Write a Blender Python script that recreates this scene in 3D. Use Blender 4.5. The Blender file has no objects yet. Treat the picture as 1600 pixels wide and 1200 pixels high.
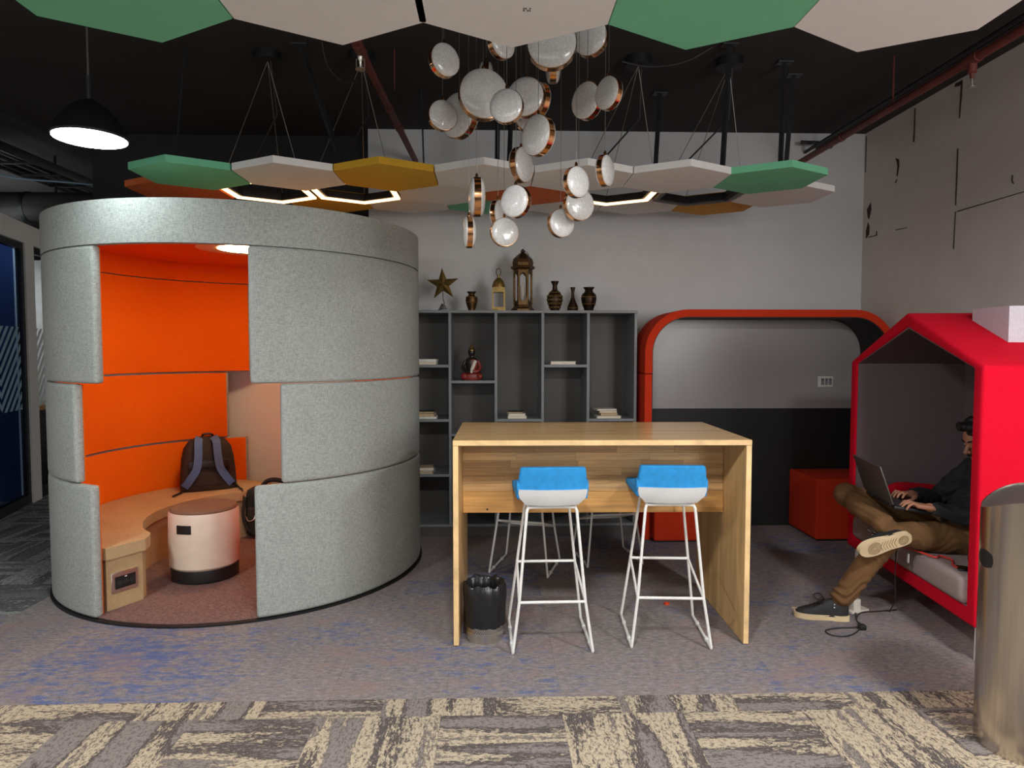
import bpy, bmesh, math, random
from mathutils import Vector, Matrix, Quaternion
R = math.radians
PI = math.pi
random.seed(7)
scene = bpy.context.scene
col = scene.collection

# ------------------------------------------------------------------ camera, world, lights
cam = bpy.data.cameras.new('camera')
cam_o = bpy.data.objects.new('camera', cam)
col.objects.link(cam_o)
cam.sensor_fit = 'HORIZONTAL'
cam.sensor_width = 36.0
cam.lens = 36.0 * 1052 / 1600
cam.clip_start = 0.05
cam_o.location = (0, 0, 1.5)
cam_o.rotation_euler = (R(90 - 2.88), 0, R(-1.75))
scene.camera = cam_o

world = bpy.data.worlds.new('world')
scene.world = world
world.use_nodes = True
world.node_tree.nodes['Background'].inputs[0].default_value = (1.0, 0.96, 0.92, 1)
world.node_tree.nodes['Background'].inputs[1].default_value = 0.45

def area(name, loc, target, sx, sy, power, colr):
    l = bpy.data.lights.new(name, 'AREA')
    l.shape = 'RECTANGLE'
    l.size, l.size_y = sx, sy
    l.energy = power
    l.color = colr
    o = bpy.data.objects.new(name, l)
    col.objects.link(o)
    o.location = loc
    d = Vector(target) - Vector(loc)
    o.rotation_euler = d.to_track_quat('-Z', 'Y').to_euler()
    return o
# area light for an assumed, unseen window on the right behind the camera, plus an added wide fill light
area('assumed_window_light', (3.1, -1.2, 1.95), (0.0, 4.2, 1.2), 1.3, 1.3, 80, (1.0, 0.97, 0.94))
area('added_fill_wide', (-1.6, -4.2, 1.7), (-0.3, 4.0, 1.3), 5.5, 1.6, 45, (0.90, 0.96, 1.0))

vs = scene.view_settings
vs.view_transform = 'Standard'
vs.look = 'None'
vs.exposure = 0.0
vs.gamma = 1.0
vs.use_curve_mapping = False

# ------------------------------------------------------------------ materials
def lin(c):
    return tuple((x / 255 / 12.92) if x / 255 <= 0.04045 else ((x / 255 + 0.055) / 1.055) ** 2.4 for x in c) + (1,)

class NT:
    def __init__(self, name):
        self.m = bpy.data.materials.new(name)
        self.m.use_nodes = True
        self.t = self.m.node_tree
        self.b = self.t.nodes['Principled BSDF']
    def n(self, kind, **kw):
        x = self.t.nodes.new('ShaderNode' + kind)
        for k, v in kw.items():
            setattr(x, k, v)
        return x
    def l(self, a, b):
        self.t.links.new(a, b)
    def coords(self, kind='Object', scale=(1, 1, 1), rot=(0, 0, 0), loc=None):
        tc = self.n('TexCoord')
        mp = self.n('Mapping')
        mp.inputs['Scale'].default_value = scale
        mp.inputs['Rotation'].default_value = rot
        if loc: mp.inputs['Location'].default_value = loc
        self.l(tc.outputs[kind], mp.inputs['Vector'])
        return mp.outputs['Vector']
    def noise(self, vec, scale, detail=4, rough=0.55, dist=0.0):
        x = self.n('TexNoise')
        x.inputs['Scale'].default_value = scale
        x.inputs['Detail'].default_value = detail
        x.inputs['Roughness'].default_value = rough
        x.inputs['Distortion'].default_value = dist
        self.l(vec, x.inputs['Vector'])
        return x.outputs['Fac']
    def ramp(self, fac, stops, interp='LINEAR'):
        x = self.n('ValToRGB')
        x.color_ramp.interpolation = interp
        e = x.color_ramp.elements
        while len(e) < len(stops): e.new(0.5)
        for i, (p, c) in enumerate(stops):
            e[i].position = p
            e[i].color = c if len(c) == 4 else tuple(c) + (1,)
        self.l(fac, x.inputs['Fac'])
        return x.outputs['Color']
    def mix(self, fac, a, b, mode='MIX'):
        x = self.n('Mix', data_type='RGBA', blend_type=mode)
        for s, v in ((x.inputs[0], fac), (x.inputs[6], a), (x.inputs[7], b)):
            if isinstance(v, bpy.types.NodeSocket): self.l(v, s)
            else: s.default_value = v
        return x.outputs[2]
    def math(self, op, a, b=0.0):
        x = self.n('Math', operation=op)
        for s, v in ((x.inputs[0], a), (x.inputs[1], b)):
            if isinstance(v, bpy.types.NodeSocket): self.l(v, s)
            else: s.default_value = v
        return x.outputs[0]
    def bump(self, h, strength=0.3, dist=0.005):
        x = self.n('Bump')
        x.inputs['Strength'].default_value = strength
        x.inputs['Distance'].default_value = dist
        self.l(h, x.inputs['Height'])
        self.l(x.outputs['Normal'], self.b.inputs['Normal'])
    def base(self, c):
        if isinstance(c, bpy.types.NodeSocket): self.l(c, self.b.inputs['Base Color'])
        else: self.b.inputs['Base Color'].default_value = c
    def set(self, rough=0.5, metal=0.0, spec=None, coat=None, trans=None, sheen=None):
        self.b.inputs['Roughness'].default_value = rough
        self.b.inputs['Metallic'].default_value = metal
        if spec is not None: self.b.inputs['Specular IOR Level'].default_value = spec
        if coat is not None: self.b.inputs['Coat Weight'].default_value = coat
        if trans is not None: self.b.inputs['Transmission Weight'].default_value = trans
        if sheen is not None: self.b.inputs['Sheen Weight'].default_value = sheen
        return self.m

def plain(name, c, rough=0.5, metal=0.0, var=0.06, scale=12, bump=0.0, bscale=200, spec=None, coat=None):
    t = NT(name)
    v = t.coords()
    f = t.noise(v, scale)
    a = lin(c)
    lo = tuple(x * (1 - var) for x in a[:3]) + (1,)
    hi = tuple(min(1, x * (1 + var)) for x in a[:3]) + (1,)
    t.base(t.ramp(f, [(0.3, lo), (0.7, hi)]))
    if bump:
        t.bump(t.noise(v, bscale, 2), bump, 0.002)
    return t.set(rough, metal, spec, coat)

def weave(name, c, dark=0.72, light=1.12, rough=0.95, fine=1.0, mottled=0.08, bump=0.35):
    t = NT(name)
    a = t.noise(t.coords(scale=(55 * fine, 55 * fine, 420 * fine)), 1.0, 3, 0.6)
    b = t.noise(t.coords(scale=(420 * fine, 420 * fine, 55 * fine)), 1.0, 3, 0.6)
    h = t.math('MULTIPLY', t.math('ADD', a, b), 0.5)
    k = lin(c)
    D = tuple(x * dark for x in k[:3]) + (1,)
    L = tuple(min(1, x * light) for x in k[:3]) + (1,)
    cc = t.ramp(h, [(0.36, D), (0.62, L)])
    big = t.noise(t.coords(), 3.0, 5)
    cc = t.mix(1.0, cc, t.ramp(big, [(0.3, (1 - mottled,) * 3), (0.7, (1, 1, 1))]), 'MULTIPLY')
    t.base(cc)
    t.bump(h, bump, 0.003)
    return t.set(rough, 0, 0.2)

def emit(name, c, strength):
    t = NT(name)
    t.base((0.8, 0.8, 0.8, 1))
    t.b.inputs['Emission Color'].default_value = c
    t.b.inputs['Emission Strength'].default_value = strength
    return t.set(0.4)

def mat_wall(name, c, stain):
    t = NT(name)
    v = t.coords()
    big = t.noise(v, 0.7, 6, 0.6)
    sm = t.noise(v, 5.0, 6, 0.65)
    k = lin(c)
    cc = t.ramp(big, [(0.3, tuple(x * (1 - stain) for x in k[:3])), (0.7, k[:3])])
    cc = t.mix(0.12, cc, t.ramp(sm, [(0.35, tuple(x * 0.7 for x in k[:3])), (0.6, k[:3])]))
    t.base(cc)
    t.bump(t.noise(v, 2.2, 4), 0.25, 0.02)
    return t.set(0.75)

def mat_carpet_mottled():
    t = NT('carpet_mottled')
    geo = t.n('NewGeometry')
    mp = t.n('Mapping'); t.l(geo.outputs['Position'], mp.inputs['Vector'])
    mp.inputs['Scale'].default_value = (1, 1, 1)
    pos = mp.outputs['Vector']
    oi = t.n('ObjectInfo')
    def sc(s):
        m = t.n('Mapping'); t.l(geo.outputs['Position'], m.inputs['Vector']); m.inputs['Scale'].default_value = s
        return m.outputs['Vector']
    streak = t.noise(sc((26, 62, 1)), 1.0, 8, 0.8)
    zone = t.noise(sc((0.9, 1.1, 1)), 1.0, 2, 0.5)
    blue = t.math('ADD', t.math('MULTIPLY', t.noise(sc((9, 24, 1)), 1.0, 8, 0.8, 0.3), 0.6), t.math('MULTIPLY', zone, 0.30))
    fine = t.noise(sc((150, 230, 1)), 1.0, 3, 0.7)
    cc = t.ramp(streak, [(0.32, lin((104, 97, 97))), (0.5, lin((144, 135, 132))), (0.68, lin((176, 165, 160)))])
    tile = t.math('MULTIPLY', t.math('SUBTRACT', oi.outputs['Random'], 0.5), 0.06)
    f = t.ramp(t.math('ADD', blue, tile), [(0.465, (0, 0, 0)), (0.54, (0.85, 0.85, 0.85))])
    cc = t.mix(f, cc, lin((86, 106, 156)))
    red = t.noise(sc((1.6, 3.2, 1)), 1.3, 6, 0.7)
    f2 = t.ramp(t.math('SUBTRACT', red, tile), [(0.52, (0, 0, 0)), (0.66, (0.55, 0.55, 0.55))])
    cc = t.mix(f2, cc, lin((158, 130, 122)))
    cc = t.mix(0.5, cc, t.ramp(fine, [(0.35, (0.35, 0.35, 0.35)), (0.65, (1, 1, 1))]), 'MULTIPLY')
    t.base(cc)
    t.bump(fine, 0.5, 0.004)
    return t.set(1.0, 0, 0.05)

def mat_carpet_striped(name, beige, grey, dark):
    t = NT(name)
    tc = t.n('TexCoord')
    oi = t.n('ObjectInfo')
    off = t.n('VectorMath', operation='SCALE'); off.inputs['Scale'].default_value = 37.0
    cmb = t.n('CombineXYZ'); t.l(oi.outputs['Random'], cmb.inputs[0]); t.l(oi.outputs['Random'], cmb.inputs[1])
    t.l(cmb.outputs[0], off.inputs[0])
    add = t.n('VectorMath', operation='ADD'); t.l(tc.outputs['Object'], add.inputs[0]); t.l(off.outputs[0], add.inputs[1])
    def sc(s):
        m = t.n('Mapping'); t.l(add.outputs[0], m.inputs['Vector']); m.inputs['Scale'].default_value = s
        return m.outputs['Vector']
    band = t.noise(sc((0.8, 7.0, 1)), 1.0, 2, 0.5)
    edge = t.noise(sc((26, 70, 1)), 1.0, 6, 0.8)
    fine = t.noise(sc((130, 170, 1)), 1.0, 3, 0.75)
    spot = t.noise(sc((50, 80, 1)), 1.0, 4, 0.7)
    v = t.math('ADD', band, t.math('MULTIPLY', t.math('SUBTRACT', edge, 0.5), 0.50))
    cc = t.ramp(v, [(0.0, lin(grey)), (0.40, lin(grey)), (0.435, lin(dark)), (0.485, lin(dark)), (0.50, lin(beige)), (0.60, lin(beige)), (0.62, lin(dark)), (0.65, lin(grey))], 'LINEAR')
    cc = t.mix(t.ramp(spot, [(0.50, (0, 0, 0)), (0.60, (0.75, 0.75, 0.75))]), cc, lin(tuple(x * 0.66 for x in grey)))
    cc = t.mix(0.45, cc, t.ramp(fine, [(0.35, (0.45, 0.45, 0.45)), (0.65, (1, 1, 1))]), 'MULTIPLY')
    t.base(cc)
    t.bump(fine, 0.5, 0.004)
    return t.set(1.0, 0, 0.05)

def mat_wood(name, c, along=(1.2, 30, 30), rough=0.35, per_object=False, coat=0.0, staves=None):
    t = NT(name)
    tc = t.n('TexCoord')
    oi = t.n('ObjectInfo')
    vec = tc.outputs['Object']
    if per_object:
        cmb = t.n('CombineXYZ'); t.l(oi.outputs['Random'], cmb.inputs[0]); t.l(oi.outputs['Random'], cmb.inputs[2])
        s = t.n('VectorMath', operation='SCALE'); s.inputs['Scale'].default_value = 23; t.l(cmb.outputs[0], s.inputs[0])
        a = t.n('VectorMath', operation='ADD'); t.l(vec, a.inputs[0]); t.l(s.outputs[0], a.inputs[1]); vec = a.outputs[0]
    mp = t.n('Mapping'); mp.inputs['Scale'].default_value = along; t.l(vec, mp.inputs['Vector'])
    g = t.noise(mp.outputs['Vector'], 1.0, 6, 0.6, 0.6)
    k = lin(c)
    cc = t.ramp(g, [(0.3, tuple(x * 0.66 for x in k[:3])), (0.55, k[:3]), (0.75, tuple(min(1, x * 1.18) for x in k[:3]))])
    if per_object:
        cc = t.mix(1.0, cc, t.ramp(oi.outputs['Random'], [(0, (0.70, 0.64, 0.58)), (0.5, (1, 0.96, 0.92)), (1, (1, 1, 1))]), 'MULTIPLY')
    if staves:
        br = t.n('TexBrick')
        br.inputs['Color1'].default_value = (0.78, 0.74, 0.70, 1); br.inputs['Color2'].default_value = (1, 1, 1, 1)
        br.inputs['Mortar'].default_value = (0.7, 0.62, 0.55, 1); br.inputs['Mortar Size'].default_value = 0.004
        br.inputs['Scale'].default_value = 1.0; br.inputs['Brick Width'].default_value = 0.42; br.inputs['Row Height'].default_value = 0.06
        m2 = t.n('Mapping'); m2.inputs['Rotation'].default_value = staves; t.l(tc.outputs['Object'], m2.inputs['Vector'])
        t.l(m2.outputs['Vector'], br.inputs['Vector'])
        cc = t.mix(0.4, cc, br.outputs['Color'], 'MULTIPLY')
    t.base(cc)
    return t.set(rough, 0, 0.5, coat)

def mat_glass_bubble():
    t = NT('bubbled_glass')
    v = t.coords()
    f = t.noise(v, 160, 3, 0.7)
    t.base(t.ramp(f, [(0.35, lin((196, 194, 190))), (0.62, lin((222, 220, 217))), (0.74, lin((246, 246, 246)))]))
    t.bump(f, 0.25, 0.002)
    t.b.inputs['Subsurface Weight'].default_value = 0.0
    return t.set(0.2, 0, 0.5, 0.7)

def mat_steel(name, c, rough, sx=(60, 60, 0.6)):
    t = NT(name)
    f = t.noise(t.coords(scale=sx), 1.0, 4)
    k = lin(c)
    t.base(t.ramp(f, [(0.3, tuple(x * 0.8 for x in k[:3])), (0.7, k[:3])]))
    t.bump(f, 0.06, 0.002)
    return t.set(rough, 1.0)

M = {}
M['wall_back'] = mat_wall('paint_grey', (208, 209, 210), 0.06)
M['wall_right'] = mat_wall('paint_taupe', (224, 215, 208), 0.14)
M['wall_white'] = mat_wall('paint_white', (228, 224, 218), 0.04)
M['ceiling'] = plain('paint_black_ceiling', (44, 41, 40), 0.9, var=0.2, scale=2)
M['black_paint'] = plain('paint_black', (34, 34, 36), 0.8)
M['crack'] = plain('bare_brown_plaster', (58, 48, 42), 0.9)
M['carpet_a'] = mat_carpet_mottled()
M['carpet_b'] = mat_carpet_striped('carpet_striped', (192, 176, 150), (142, 132, 127), (88, 80, 78))
M['carpet_c'] = mat_carpet_striped('carpet_striped_grey', (160, 161, 156), (122, 122, 121), (92, 93, 95))
M['carpet_pod'] = plain('pod_carpet', (122, 96, 90), 1.0, var=0.35, scale=90, bump=0.5, bscale=400, spec=0.05)
M['screed'] = plain('screed', (80, 76, 74), 0.9)
M['grey_fabric'] = weave('fabric_grey', (170, 174, 168), 0.62, 1.16, fine=0.8)
M['orange_fabric'] = weave('fabric_orange', (238, 108, 8), 0.88, 1.05, mottled=0.05, bump=0.15)
M['tan_fabric'] = weave('fabric_tan', (190, 164, 122), 0.85, 1.06, mottled=0.12)
M['brown_felt'] = weave('fabric_brown', (128, 98, 78), 0.8, 1.08)
M['cream_plastic'] = plain('plastic_cream', (222, 205, 184), 0.4, var=0.03)
M['black_plastic'] = plain('plastic_black', (26, 26, 27), 0.45)
M['black_metal'] = plain('metal_black', (30, 30, 32), 0.5, 0.3)
M['dark_bar'] = plain('painted_bar_black', (58, 60, 62), 0.45, 0.5, var=0.2)
M['wire'] = plain('steel_wire', (150, 148, 142), 0.35, 0.8)
M['dark_wire'] = plain('dark_cable', (36, 34, 34), 0.6)
M['red_pipe'] = plain('painted_pipe_red', (104, 48, 42), 0.5, var=0.2)
M['brass'] = plain('rim_rose_gold', (214, 160, 112), 0.14, 1.0)
M['bubble'] = mat_glass_bubble()
M['white_panel'] = plain('felt_white', (232, 230, 228), 0.85, var=0.02, bump=0.1)
M['green_panel'] = plain('felt_green', (116, 196, 154), 0.85, var=0.02, bump=0.1)
M['yellow_panel'] = plain('felt_yellow', (214, 166, 42), 0.85, var=0.02, bump=0.1)
M['ochre_panel'] = plain('felt_ochre', (206, 150, 50), 0.85, var=0.02, bump=0.1)
M['orange_panel'] = plain('felt_orange', (214, 106, 50), 0.85, var=0.02, bump=0.1)
M['assumed_walkway_lamp'] = emit('assumed_lamp_face', (0.97, 0.98, 1.0, 1), 235.0)  # glow of the assumed overhead lamps, which stay out of view
M['office_fill'] = emit('office_fill_face', (0.95, 0.98, 1.0, 1), 7.0)  # glow of the panel added to brighten the office behind the glass
M['led_warm'] = emit('led_strip_warm', (1.0, 0.56, 0.26, 1), 3.6)
M['lamp_white'] = emit('lamp_face_white', (0.84, 0.97, 1.0, 1), 26.0)
M['lamp_warm'] = emit('pod_lamp_warm', (1.0, 0.70, 0.38, 1), 42.0)
M['shelf'] = plain('laminate_grey', (122, 126, 128), 0.45, var=0.04)
M['shelf_in'] = plain('laminate_charcoal', (76, 72, 68), 0.5, var=0.05)
M['desk'] = mat_wood('wood_oak', (232, 190, 130), (1.5, 26, 26), 0.25, coat=0.15, staves=(0, 0, 0))
M['desk_side'] = mat_wood('wood_oak_upright', (212, 172, 116), (26, 14, 1.2), 0.45)
M['desk_edge'] = mat_wood('wood_oak_edge', (236, 198, 142), (4, 4, 4), 0.45)
M['stave'] = mat_wood('wood_oak_stave', (206, 166, 114), (2.5, 60, 60), 0.5, per_object=True)
M['board'] = mat_wood('wood_oak_board', (214, 160, 92), (2.0, 40, 40), 0.5)
M['blue_fabric'] = plain('fabric_blue', (38, 142, 206), 0.85, var=0.12, scale=30, bump=0.2, bscale=500)
M['white_plastic'] = plain('plastic_white', (216, 216, 214), 0.35, var=0.02)
M['white_metal'] = plain('powder_coat_white', (226, 224, 218), 0.4, var=0.04, scale=30)
M['bag_black'] = plain('bin_liner_black', (30, 30, 32), 0.28, var=0.2, scale=20)
M['silver'] = mat_steel('tin_silver', (232, 226, 216), 0.35, (30, 30, 2))
M['steel'] = mat_steel('steel_brushed', (214, 204, 192), 0.24, (90, 90, 0.5))
M['steel_dark'] = plain('steel_lid_dark', (62, 54, 50), 0.6, 0.2)
M['red_arch'] = weave('fabric_red', (206, 56, 26), 0.86, 1.06, bump=0.15)
M['red_house'] = weave('fabric_crimson', (212, 4, 38), 0.88, 1.06, bump=0.15)
M['mauve_felt'] = weave('felt_mauve', (118, 102, 104), 0.86, 1.06, bump=0.15)
M['grey_cushion'] = weave('cushion_mauve_grey', (164, 146, 142), 0.9, 1.05, bump=0.12)
M['chimney'] = weave('fabric_lavender_grey', (206, 200, 208), 0.85, 1.06)
M['blackboard'] = plain('board_black', (20, 19, 20), 0.6, var=0.15, scale=4)
t_ = NT('board_white'); t_.base(lin((152, 147, 144))); M['whiteboard'] = t_.set(0.3, 0, 0.5)
M['gold'] = plain('antique_gold', (150, 126, 76), 0.42, 0.9, var=0.3, scale=60)
M['bronze'] = plain('antique_bronze', (92, 68, 40), 0.4, 0.85, var=0.35, scale=70)
M['dark_bronze'] = plain('dark_bronze', (54, 40, 30), 0.38, 0.8, var=0.4, scale=60)
M['paper'] = plain('paper_pages', (224, 214, 192), 0.9, var=0.06, scale=80)
M['paper_tan'] = plain('paper_tan', (192, 168, 132), 0.9, var=0.08, scale=80)
M['cover_white'] = plain('cover_white', (214, 210, 202), 0.6)
M['cover_dark'] = plain('cover_dark', (52, 46, 42), 0.6)
M['skin'] = plain('skin', (164, 112, 86), 0.5, var=0.06, scale=30)
M['hair'] = plain('hair_black', (22, 19, 18), 0.6, var=0.3, scale=120, bump=0.6, bscale=150)
M['jacket'] = plain('cloth_black', (32, 32, 35), 0.85, var=0.2, scale=20, bump=0.3, bscale=300)
M['trousers'] = plain('cloth_brown', (104, 72, 38), 0.9, var=0.16, scale=9, bump=0.3, bscale=300)
M['shoe'] = plain('shoe_black', (34, 33, 33), 0.7, var=0.15, scale=40)
M['sole'] = plain('sole_cream', (214, 190, 150), 0.7, var=0.05)
M['sole_groove'] = plain('sole_groove_brown', (132, 108, 76), 0.8)
M['laptop'] = plain('laptop_grey', (96, 92, 88), 0.4, 0.6)
M['phone'] = plain('phone_black', (14, 14, 16), 0.15)
M['red_cable'] = plain('cable_red', (206, 62, 50), 0.5)
M['white_adapter'] = plain('adapter_white', (220, 212, 200), 0.5)
M['pack_black'] = plain('pack_nylon_black', (44, 36, 32), 0.75, var=0.25, scale=18, bump=0.4, bscale=60)
M['pack_blue'] = plain('pack_strap_blue', (84, 116, 168), 0.8, var=0.1, scale=60)
M['navy'] = plain('room_navy', (34, 48, 84), 0.8, var=0.3, scale=1.2)
M['film'] = plain('film_frosted', (140, 172, 190), 0.6)
M['film_white'] = plain('film_white', (222, 228, 226), 0.6)
t_ = NT('glass_tinted'); t_.base(lin((150, 178, 215))); M['glass'] = t_.set(0.03, 0, 0.5, trans=1.0)
t_.b.inputs['IOR'].default_value = 1.05
t_ = NT('glass_clear'); t_.base((1, 1, 1, 1)); M['clear'] = t_.set(0.02, 0, 0.5, trans=1.0)
t_.b.inputs['IOR'].default_value = 1.1
M['lit_wall'] = plain('lit_room_white', (236, 240, 238), 0.8)
M['statue_red'] = plain('statue_red', (132, 44, 36), 0.45, var=0.25, scale=60)
M['statue_dark'] = plain('statue_dark', (34, 26, 24), 0.35)
M['scrap'] = plain('scrap_orange', (220, 70, 36), 0.7)

# ------------------------------------------------------------------ mesh helpers
def NB():
    return bmesh.new()

def box(bm, x0, x1, y0, y1, z0, z1, mtx=None):
    r = bmesh.ops.create_cube(bm, size=1.0)
    vs_ = r['verts']
    for v in vs_:
        v.co = Vector(((x0 + x1) / 2 + v.co.x * (x1 - x0), (y0 + y1) / 2 + v.co.y * (y1 - y0), (z0 + z1) / 2 + v.co.z * (z1 - z0)))
        if mtx: v.co = mtx @ v.co
    return vs_

def bevel(bm, w, seg=2, verts=None, angle=30):
    es = [e for e in bm.edges if (verts is None or (e.verts[0] in verts and e.verts[1] in verts))
          and len(e.link_faces) == 2 and e.calc_face_angle(0) > R(angle)]
    if es:
        bmesh.ops.bevel(bm, geom=es, offset=w, segments=seg, profile=0.6, affect='EDGES', clamp_overlap=True)

def rbox(x0, x1, y0, y1, z0, z1, w=0.01, seg=2, mtx=None):
    bm = NB()
    box(bm, x0, x1, y0, y1, z0, z1)
    bevel(bm, w, seg)
    if mtx: bmesh.ops.transform(bm, matrix=mtx, verts=bm.verts)
    return bm

def prism(bm, pts, z0, z1, mtx=None):
    lo = [bm.verts.new((p[0], p[1], z0)) for p in pts]
    hi = [bm.verts.new((p[0], p[1], z1)) for p in pts]
    n = len(pts)
    bm.faces.new(lo[::-1]); bm.faces.new(hi)
    for i in range(n):
        bm.faces.new((lo[i], lo[(i + 1) % n], hi[(i + 1) % n], hi[i]))
    if mtx:
        for v in lo + hi: v.co = mtx @ v.co
    return lo + hi

def lathe(bm, prof, n=24, center=(0, 0, 0), axis='Z', mtx=None):
    rings = []
    new = []
    for r, z in prof:
        if r < 1e-6:
            v = bm.verts.new((0, 0, z)); rings.append([v]); new.append(v)
        else:
            ring = [bm.verts.new((r * math.cos(2 * PI * i / n), r * math.sin(2 * PI * i / n), z)) for i in range(n)]
            rings.append(ring); new += ring
    for a, b in zip(rings, rings[1:]):
        if len(a) == 1 and len(b) == 1: continue
        for i in range(n):
            j = (i + 1) % n
            if len(a) == 1: bm.faces.new((a[0], b[j], b[i]))
            elif len(b) == 1: bm.faces.new((a[i], a[j], b[0]))
            else: bm.faces.new((a[i], a[j], b[j], b[i]))
    if len(rings[0]) > 1: bm.faces.new(rings[0][::-1])
    if len(rings[-1]) > 1: bm.faces.new(rings[-1])
    c = Vector(center)
    for v in new:
        if axis == 'Y': v.co = Vector((v.co.x, v.co.z, v.co.y))
        elif axis == 'X': v.co = Vector((v.co.z, v.co.x, v.co.y))
        v.co += c
        if mtx: v.co = mtx @ v.co
    if axis == 'Y':
        pass
    return new

def tube(bm, pts, r, n=8, closed=False):
    pts = [Vector(p) for p in pts]
    rs = r if isinstance(r, (list, tuple)) else [r] * len(pts)
    m = len(pts)
    tans = []
    for i in range(m):
        a = pts[(i - 1) % m] if (closed or i > 0) else pts[i]
        b = pts[(i + 1) % m] if (closed or i < m - 1) else pts[i]
        t = (b - a)
        tans.append(t.normalized() if t.length > 1e-9 else Vector((0, 0, 1)))
    up = Vector((0, 0, 1)) if abs(tans[0].z) < 0.9 else Vector((0, 1, 0))
    nrm = tans[0].cross(up).normalized()
    rings = []
    for i in range(m):
        if i: 
            q = tans[i - 1].rotation_difference(tans[i])
            nrm = (q @ nrm).normalized()
        bi = tans[i].cross(nrm).normalized()
        rings.append([bm.verts.new(pts[i] + (nrm * math.cos(2 * PI * k / n) + bi * math.sin(2 * PI * k / n)) * rs[i]) for k in range(n)])
    prs = list(zip(rings, rings[1:]))
    if closed: prs.append((rings[-1], rings[0]))
    for a, b in prs:
        for k in range(n):
            j = (k + 1) % n
            bm.faces.new((a[k], a[j], b[j], b[k]))
    if not closed:
        bm.faces.new(rings[0][::-1]); bm.faces.new(rings[-1])
    return rings

def bez(pts, steps=8, closed=False):
    """Catmull-Rom through the points."""
    P = [Vector(p) for p in pts]
    n = len(P)
    out = []
    rng = range(n if closed else n - 1)
    for i in rng:
        p0 = P[(i - 1) % n] if (closed or i > 0) else P[i]
        p1 = P[i]; p2 = P[(i + 1) % n]
        p3 = P[(i + 2) % n] if (closed or i + 2 < n) else p2
        for s in range(steps):
            t = s / steps
            out.append(0.5 * ((2 * p1) + (p2 - p0) * t + (2 * p0 - 5 * p1 + 4 * p2 - p3) * t * t + (3 * p1 - p0 - 3 * p2 + p3) * t ** 3))
    if not closed: out.append(P[-1])
    return out

def mesh_of(name, bm, sharp=38):
    bmesh.ops.recalc_face_normals(bm, faces=bm.faces)
    for f in bm.faces: f.smooth = True
    for e in bm.edges:
        if len(e.link_faces) != 2 or e.calc_face_angle(0) > R(sharp): e.smooth = False
    me = bpy.data.meshes.new(name)
    bm.to_mesh(me); bm.free()
    return me

def obj(name, bm, mat, parent=None, sharp=38, world=True, origin=None):
    """One mesh object. With a parent the bmesh is in world space (world=True) or in the parent's own space."""
    off = None
    if parent is not None and world:
        off = -Vector(parent.location)
    elif parent is None and origin is not None:
        off = -Vector(origin)
    if off is not None: bmesh.ops.translate(bm, vec=off, verts=bm.verts)
    me = mesh_of(name, bm, sharp)
    me.materials.append(M[mat] if isinstance(mat, str) else mat)
    o = bpy.data.objects.new(name, me)
    col.objects.link(o)
    if parent is not None:
        o.parent = parent
        if world and parent.parent is not None:
            o.matrix_parent_inverse = Matrix()
    elif origin is not None:
        o.location = origin
    return o

def sub(name, bm, mat, part, root, sharp=38):
    """A sub-part: bmesh in world space, PART a child (untransformed) of ROOT."""
    base = root if root is not None else part
    bmesh.ops.translate(bm, vec=-Vector(base.location), verts=bm.verts)
    me = mesh_of(name, bm, sharp)
    me.materials.append(M[mat])
    o = bpy.data.objects.new(name, me)
    col.objects.link(o)
    o.parent = part
    return o

def tag(o, label, cat, group=None):
    o['label'] = label; o['category'] = cat
    if group: o['group'] = group
    return o

def thing(name, label, cat, loc=(0, 0, 0), rz=0.0, group=None):
    o = bpy.data.objects.new(name, None)
    o.empty_display_size = 0.1
    col.objects.link(o)
    o.location = loc
    o.rotation_euler = (0, 0, rz)
    return tag(o, label, cat, group)

def struct(name, bm, mat, label=None):
    o = obj(name, bm, mat)
    o['kind'] = 'structure'
    return o

def copy_tree(o, parent=None):
    c = o.copy()
    col.objects.link(c)
    if parent is not None: c.parent = parent
    for ch in [x for x in list(bpy.data.objects) if x.parent == o]:
        copy_tree(ch, c)
    return c

# ------------------------------------------------------------------ the setting
YB, XR, HC = 5.82, 3.23, 3.365
bm = NB(); box(bm, -8, XR + 0.2, -5, 9.5, -0.12, -0.008)
floor = struct('floor', bm, 'screed')
def tile_mesh(name, mat):
    b = NB(); box(b, -0.2495, 0.2495, -0.2495, 0.2495, -0.008, 0.0)
    me = mesh_of(name, b); me.materials.append(M[mat]); return me
tA, tB, tC = tile_mesh('carpet_tile', 'carpet_a'), tile_mesh('carpet_tile', 'carpet_b'), tile_mesh('carpet_tile', 'carpet_c')
def tile(me, x, y, rot):
    o = bpy.data.objects.new('carpet_tile', me); col.objects.link(o); o.parent = floor
    o.location = (x, y, 0); o.rotation_euler = (0, 0, rot)
rowY = 2.84
def cut_tile(hx, hy):
    b = NB(); box(b, -hx, hx, -hy, hy, -0.008, 0.0)
    me = mesh_of('carpet_tile', b); me.materials.append(M['carpet_b']); return me
tB1, tB2 = cut_tile(0.2495, 0.0695), cut_tile(0.0695, 0.2495)
for i in range(-17, 7):
    for j in range(0, 13):
        x, y = 0.05 + i * 0.5, rowY + 0.25 + j * 0.5
        if x > XR + 0.1 or y > 9.3: continue
        if x < -2.75 and y > 3.6: tile(tC, x, y, PI / 2 * ((i + j) % 2))
        elif y < 6.2: tile(tA, x, y, 0)
    for j in range(0, 7):
        x, y = 0.04 + i * 0.5, 2.70 - 0.25 - j * 0.5
        if x > XR + 0.1: continue
        tile(tB, x, y, PI / 2 * ((i + j) % 2))
    x = 0.29 + i * 0.5
    if x < XR + 0.1: tile((tB1, tB2)[i % 2], x, 2.77, PI / 2 * (i % 2))
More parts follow.
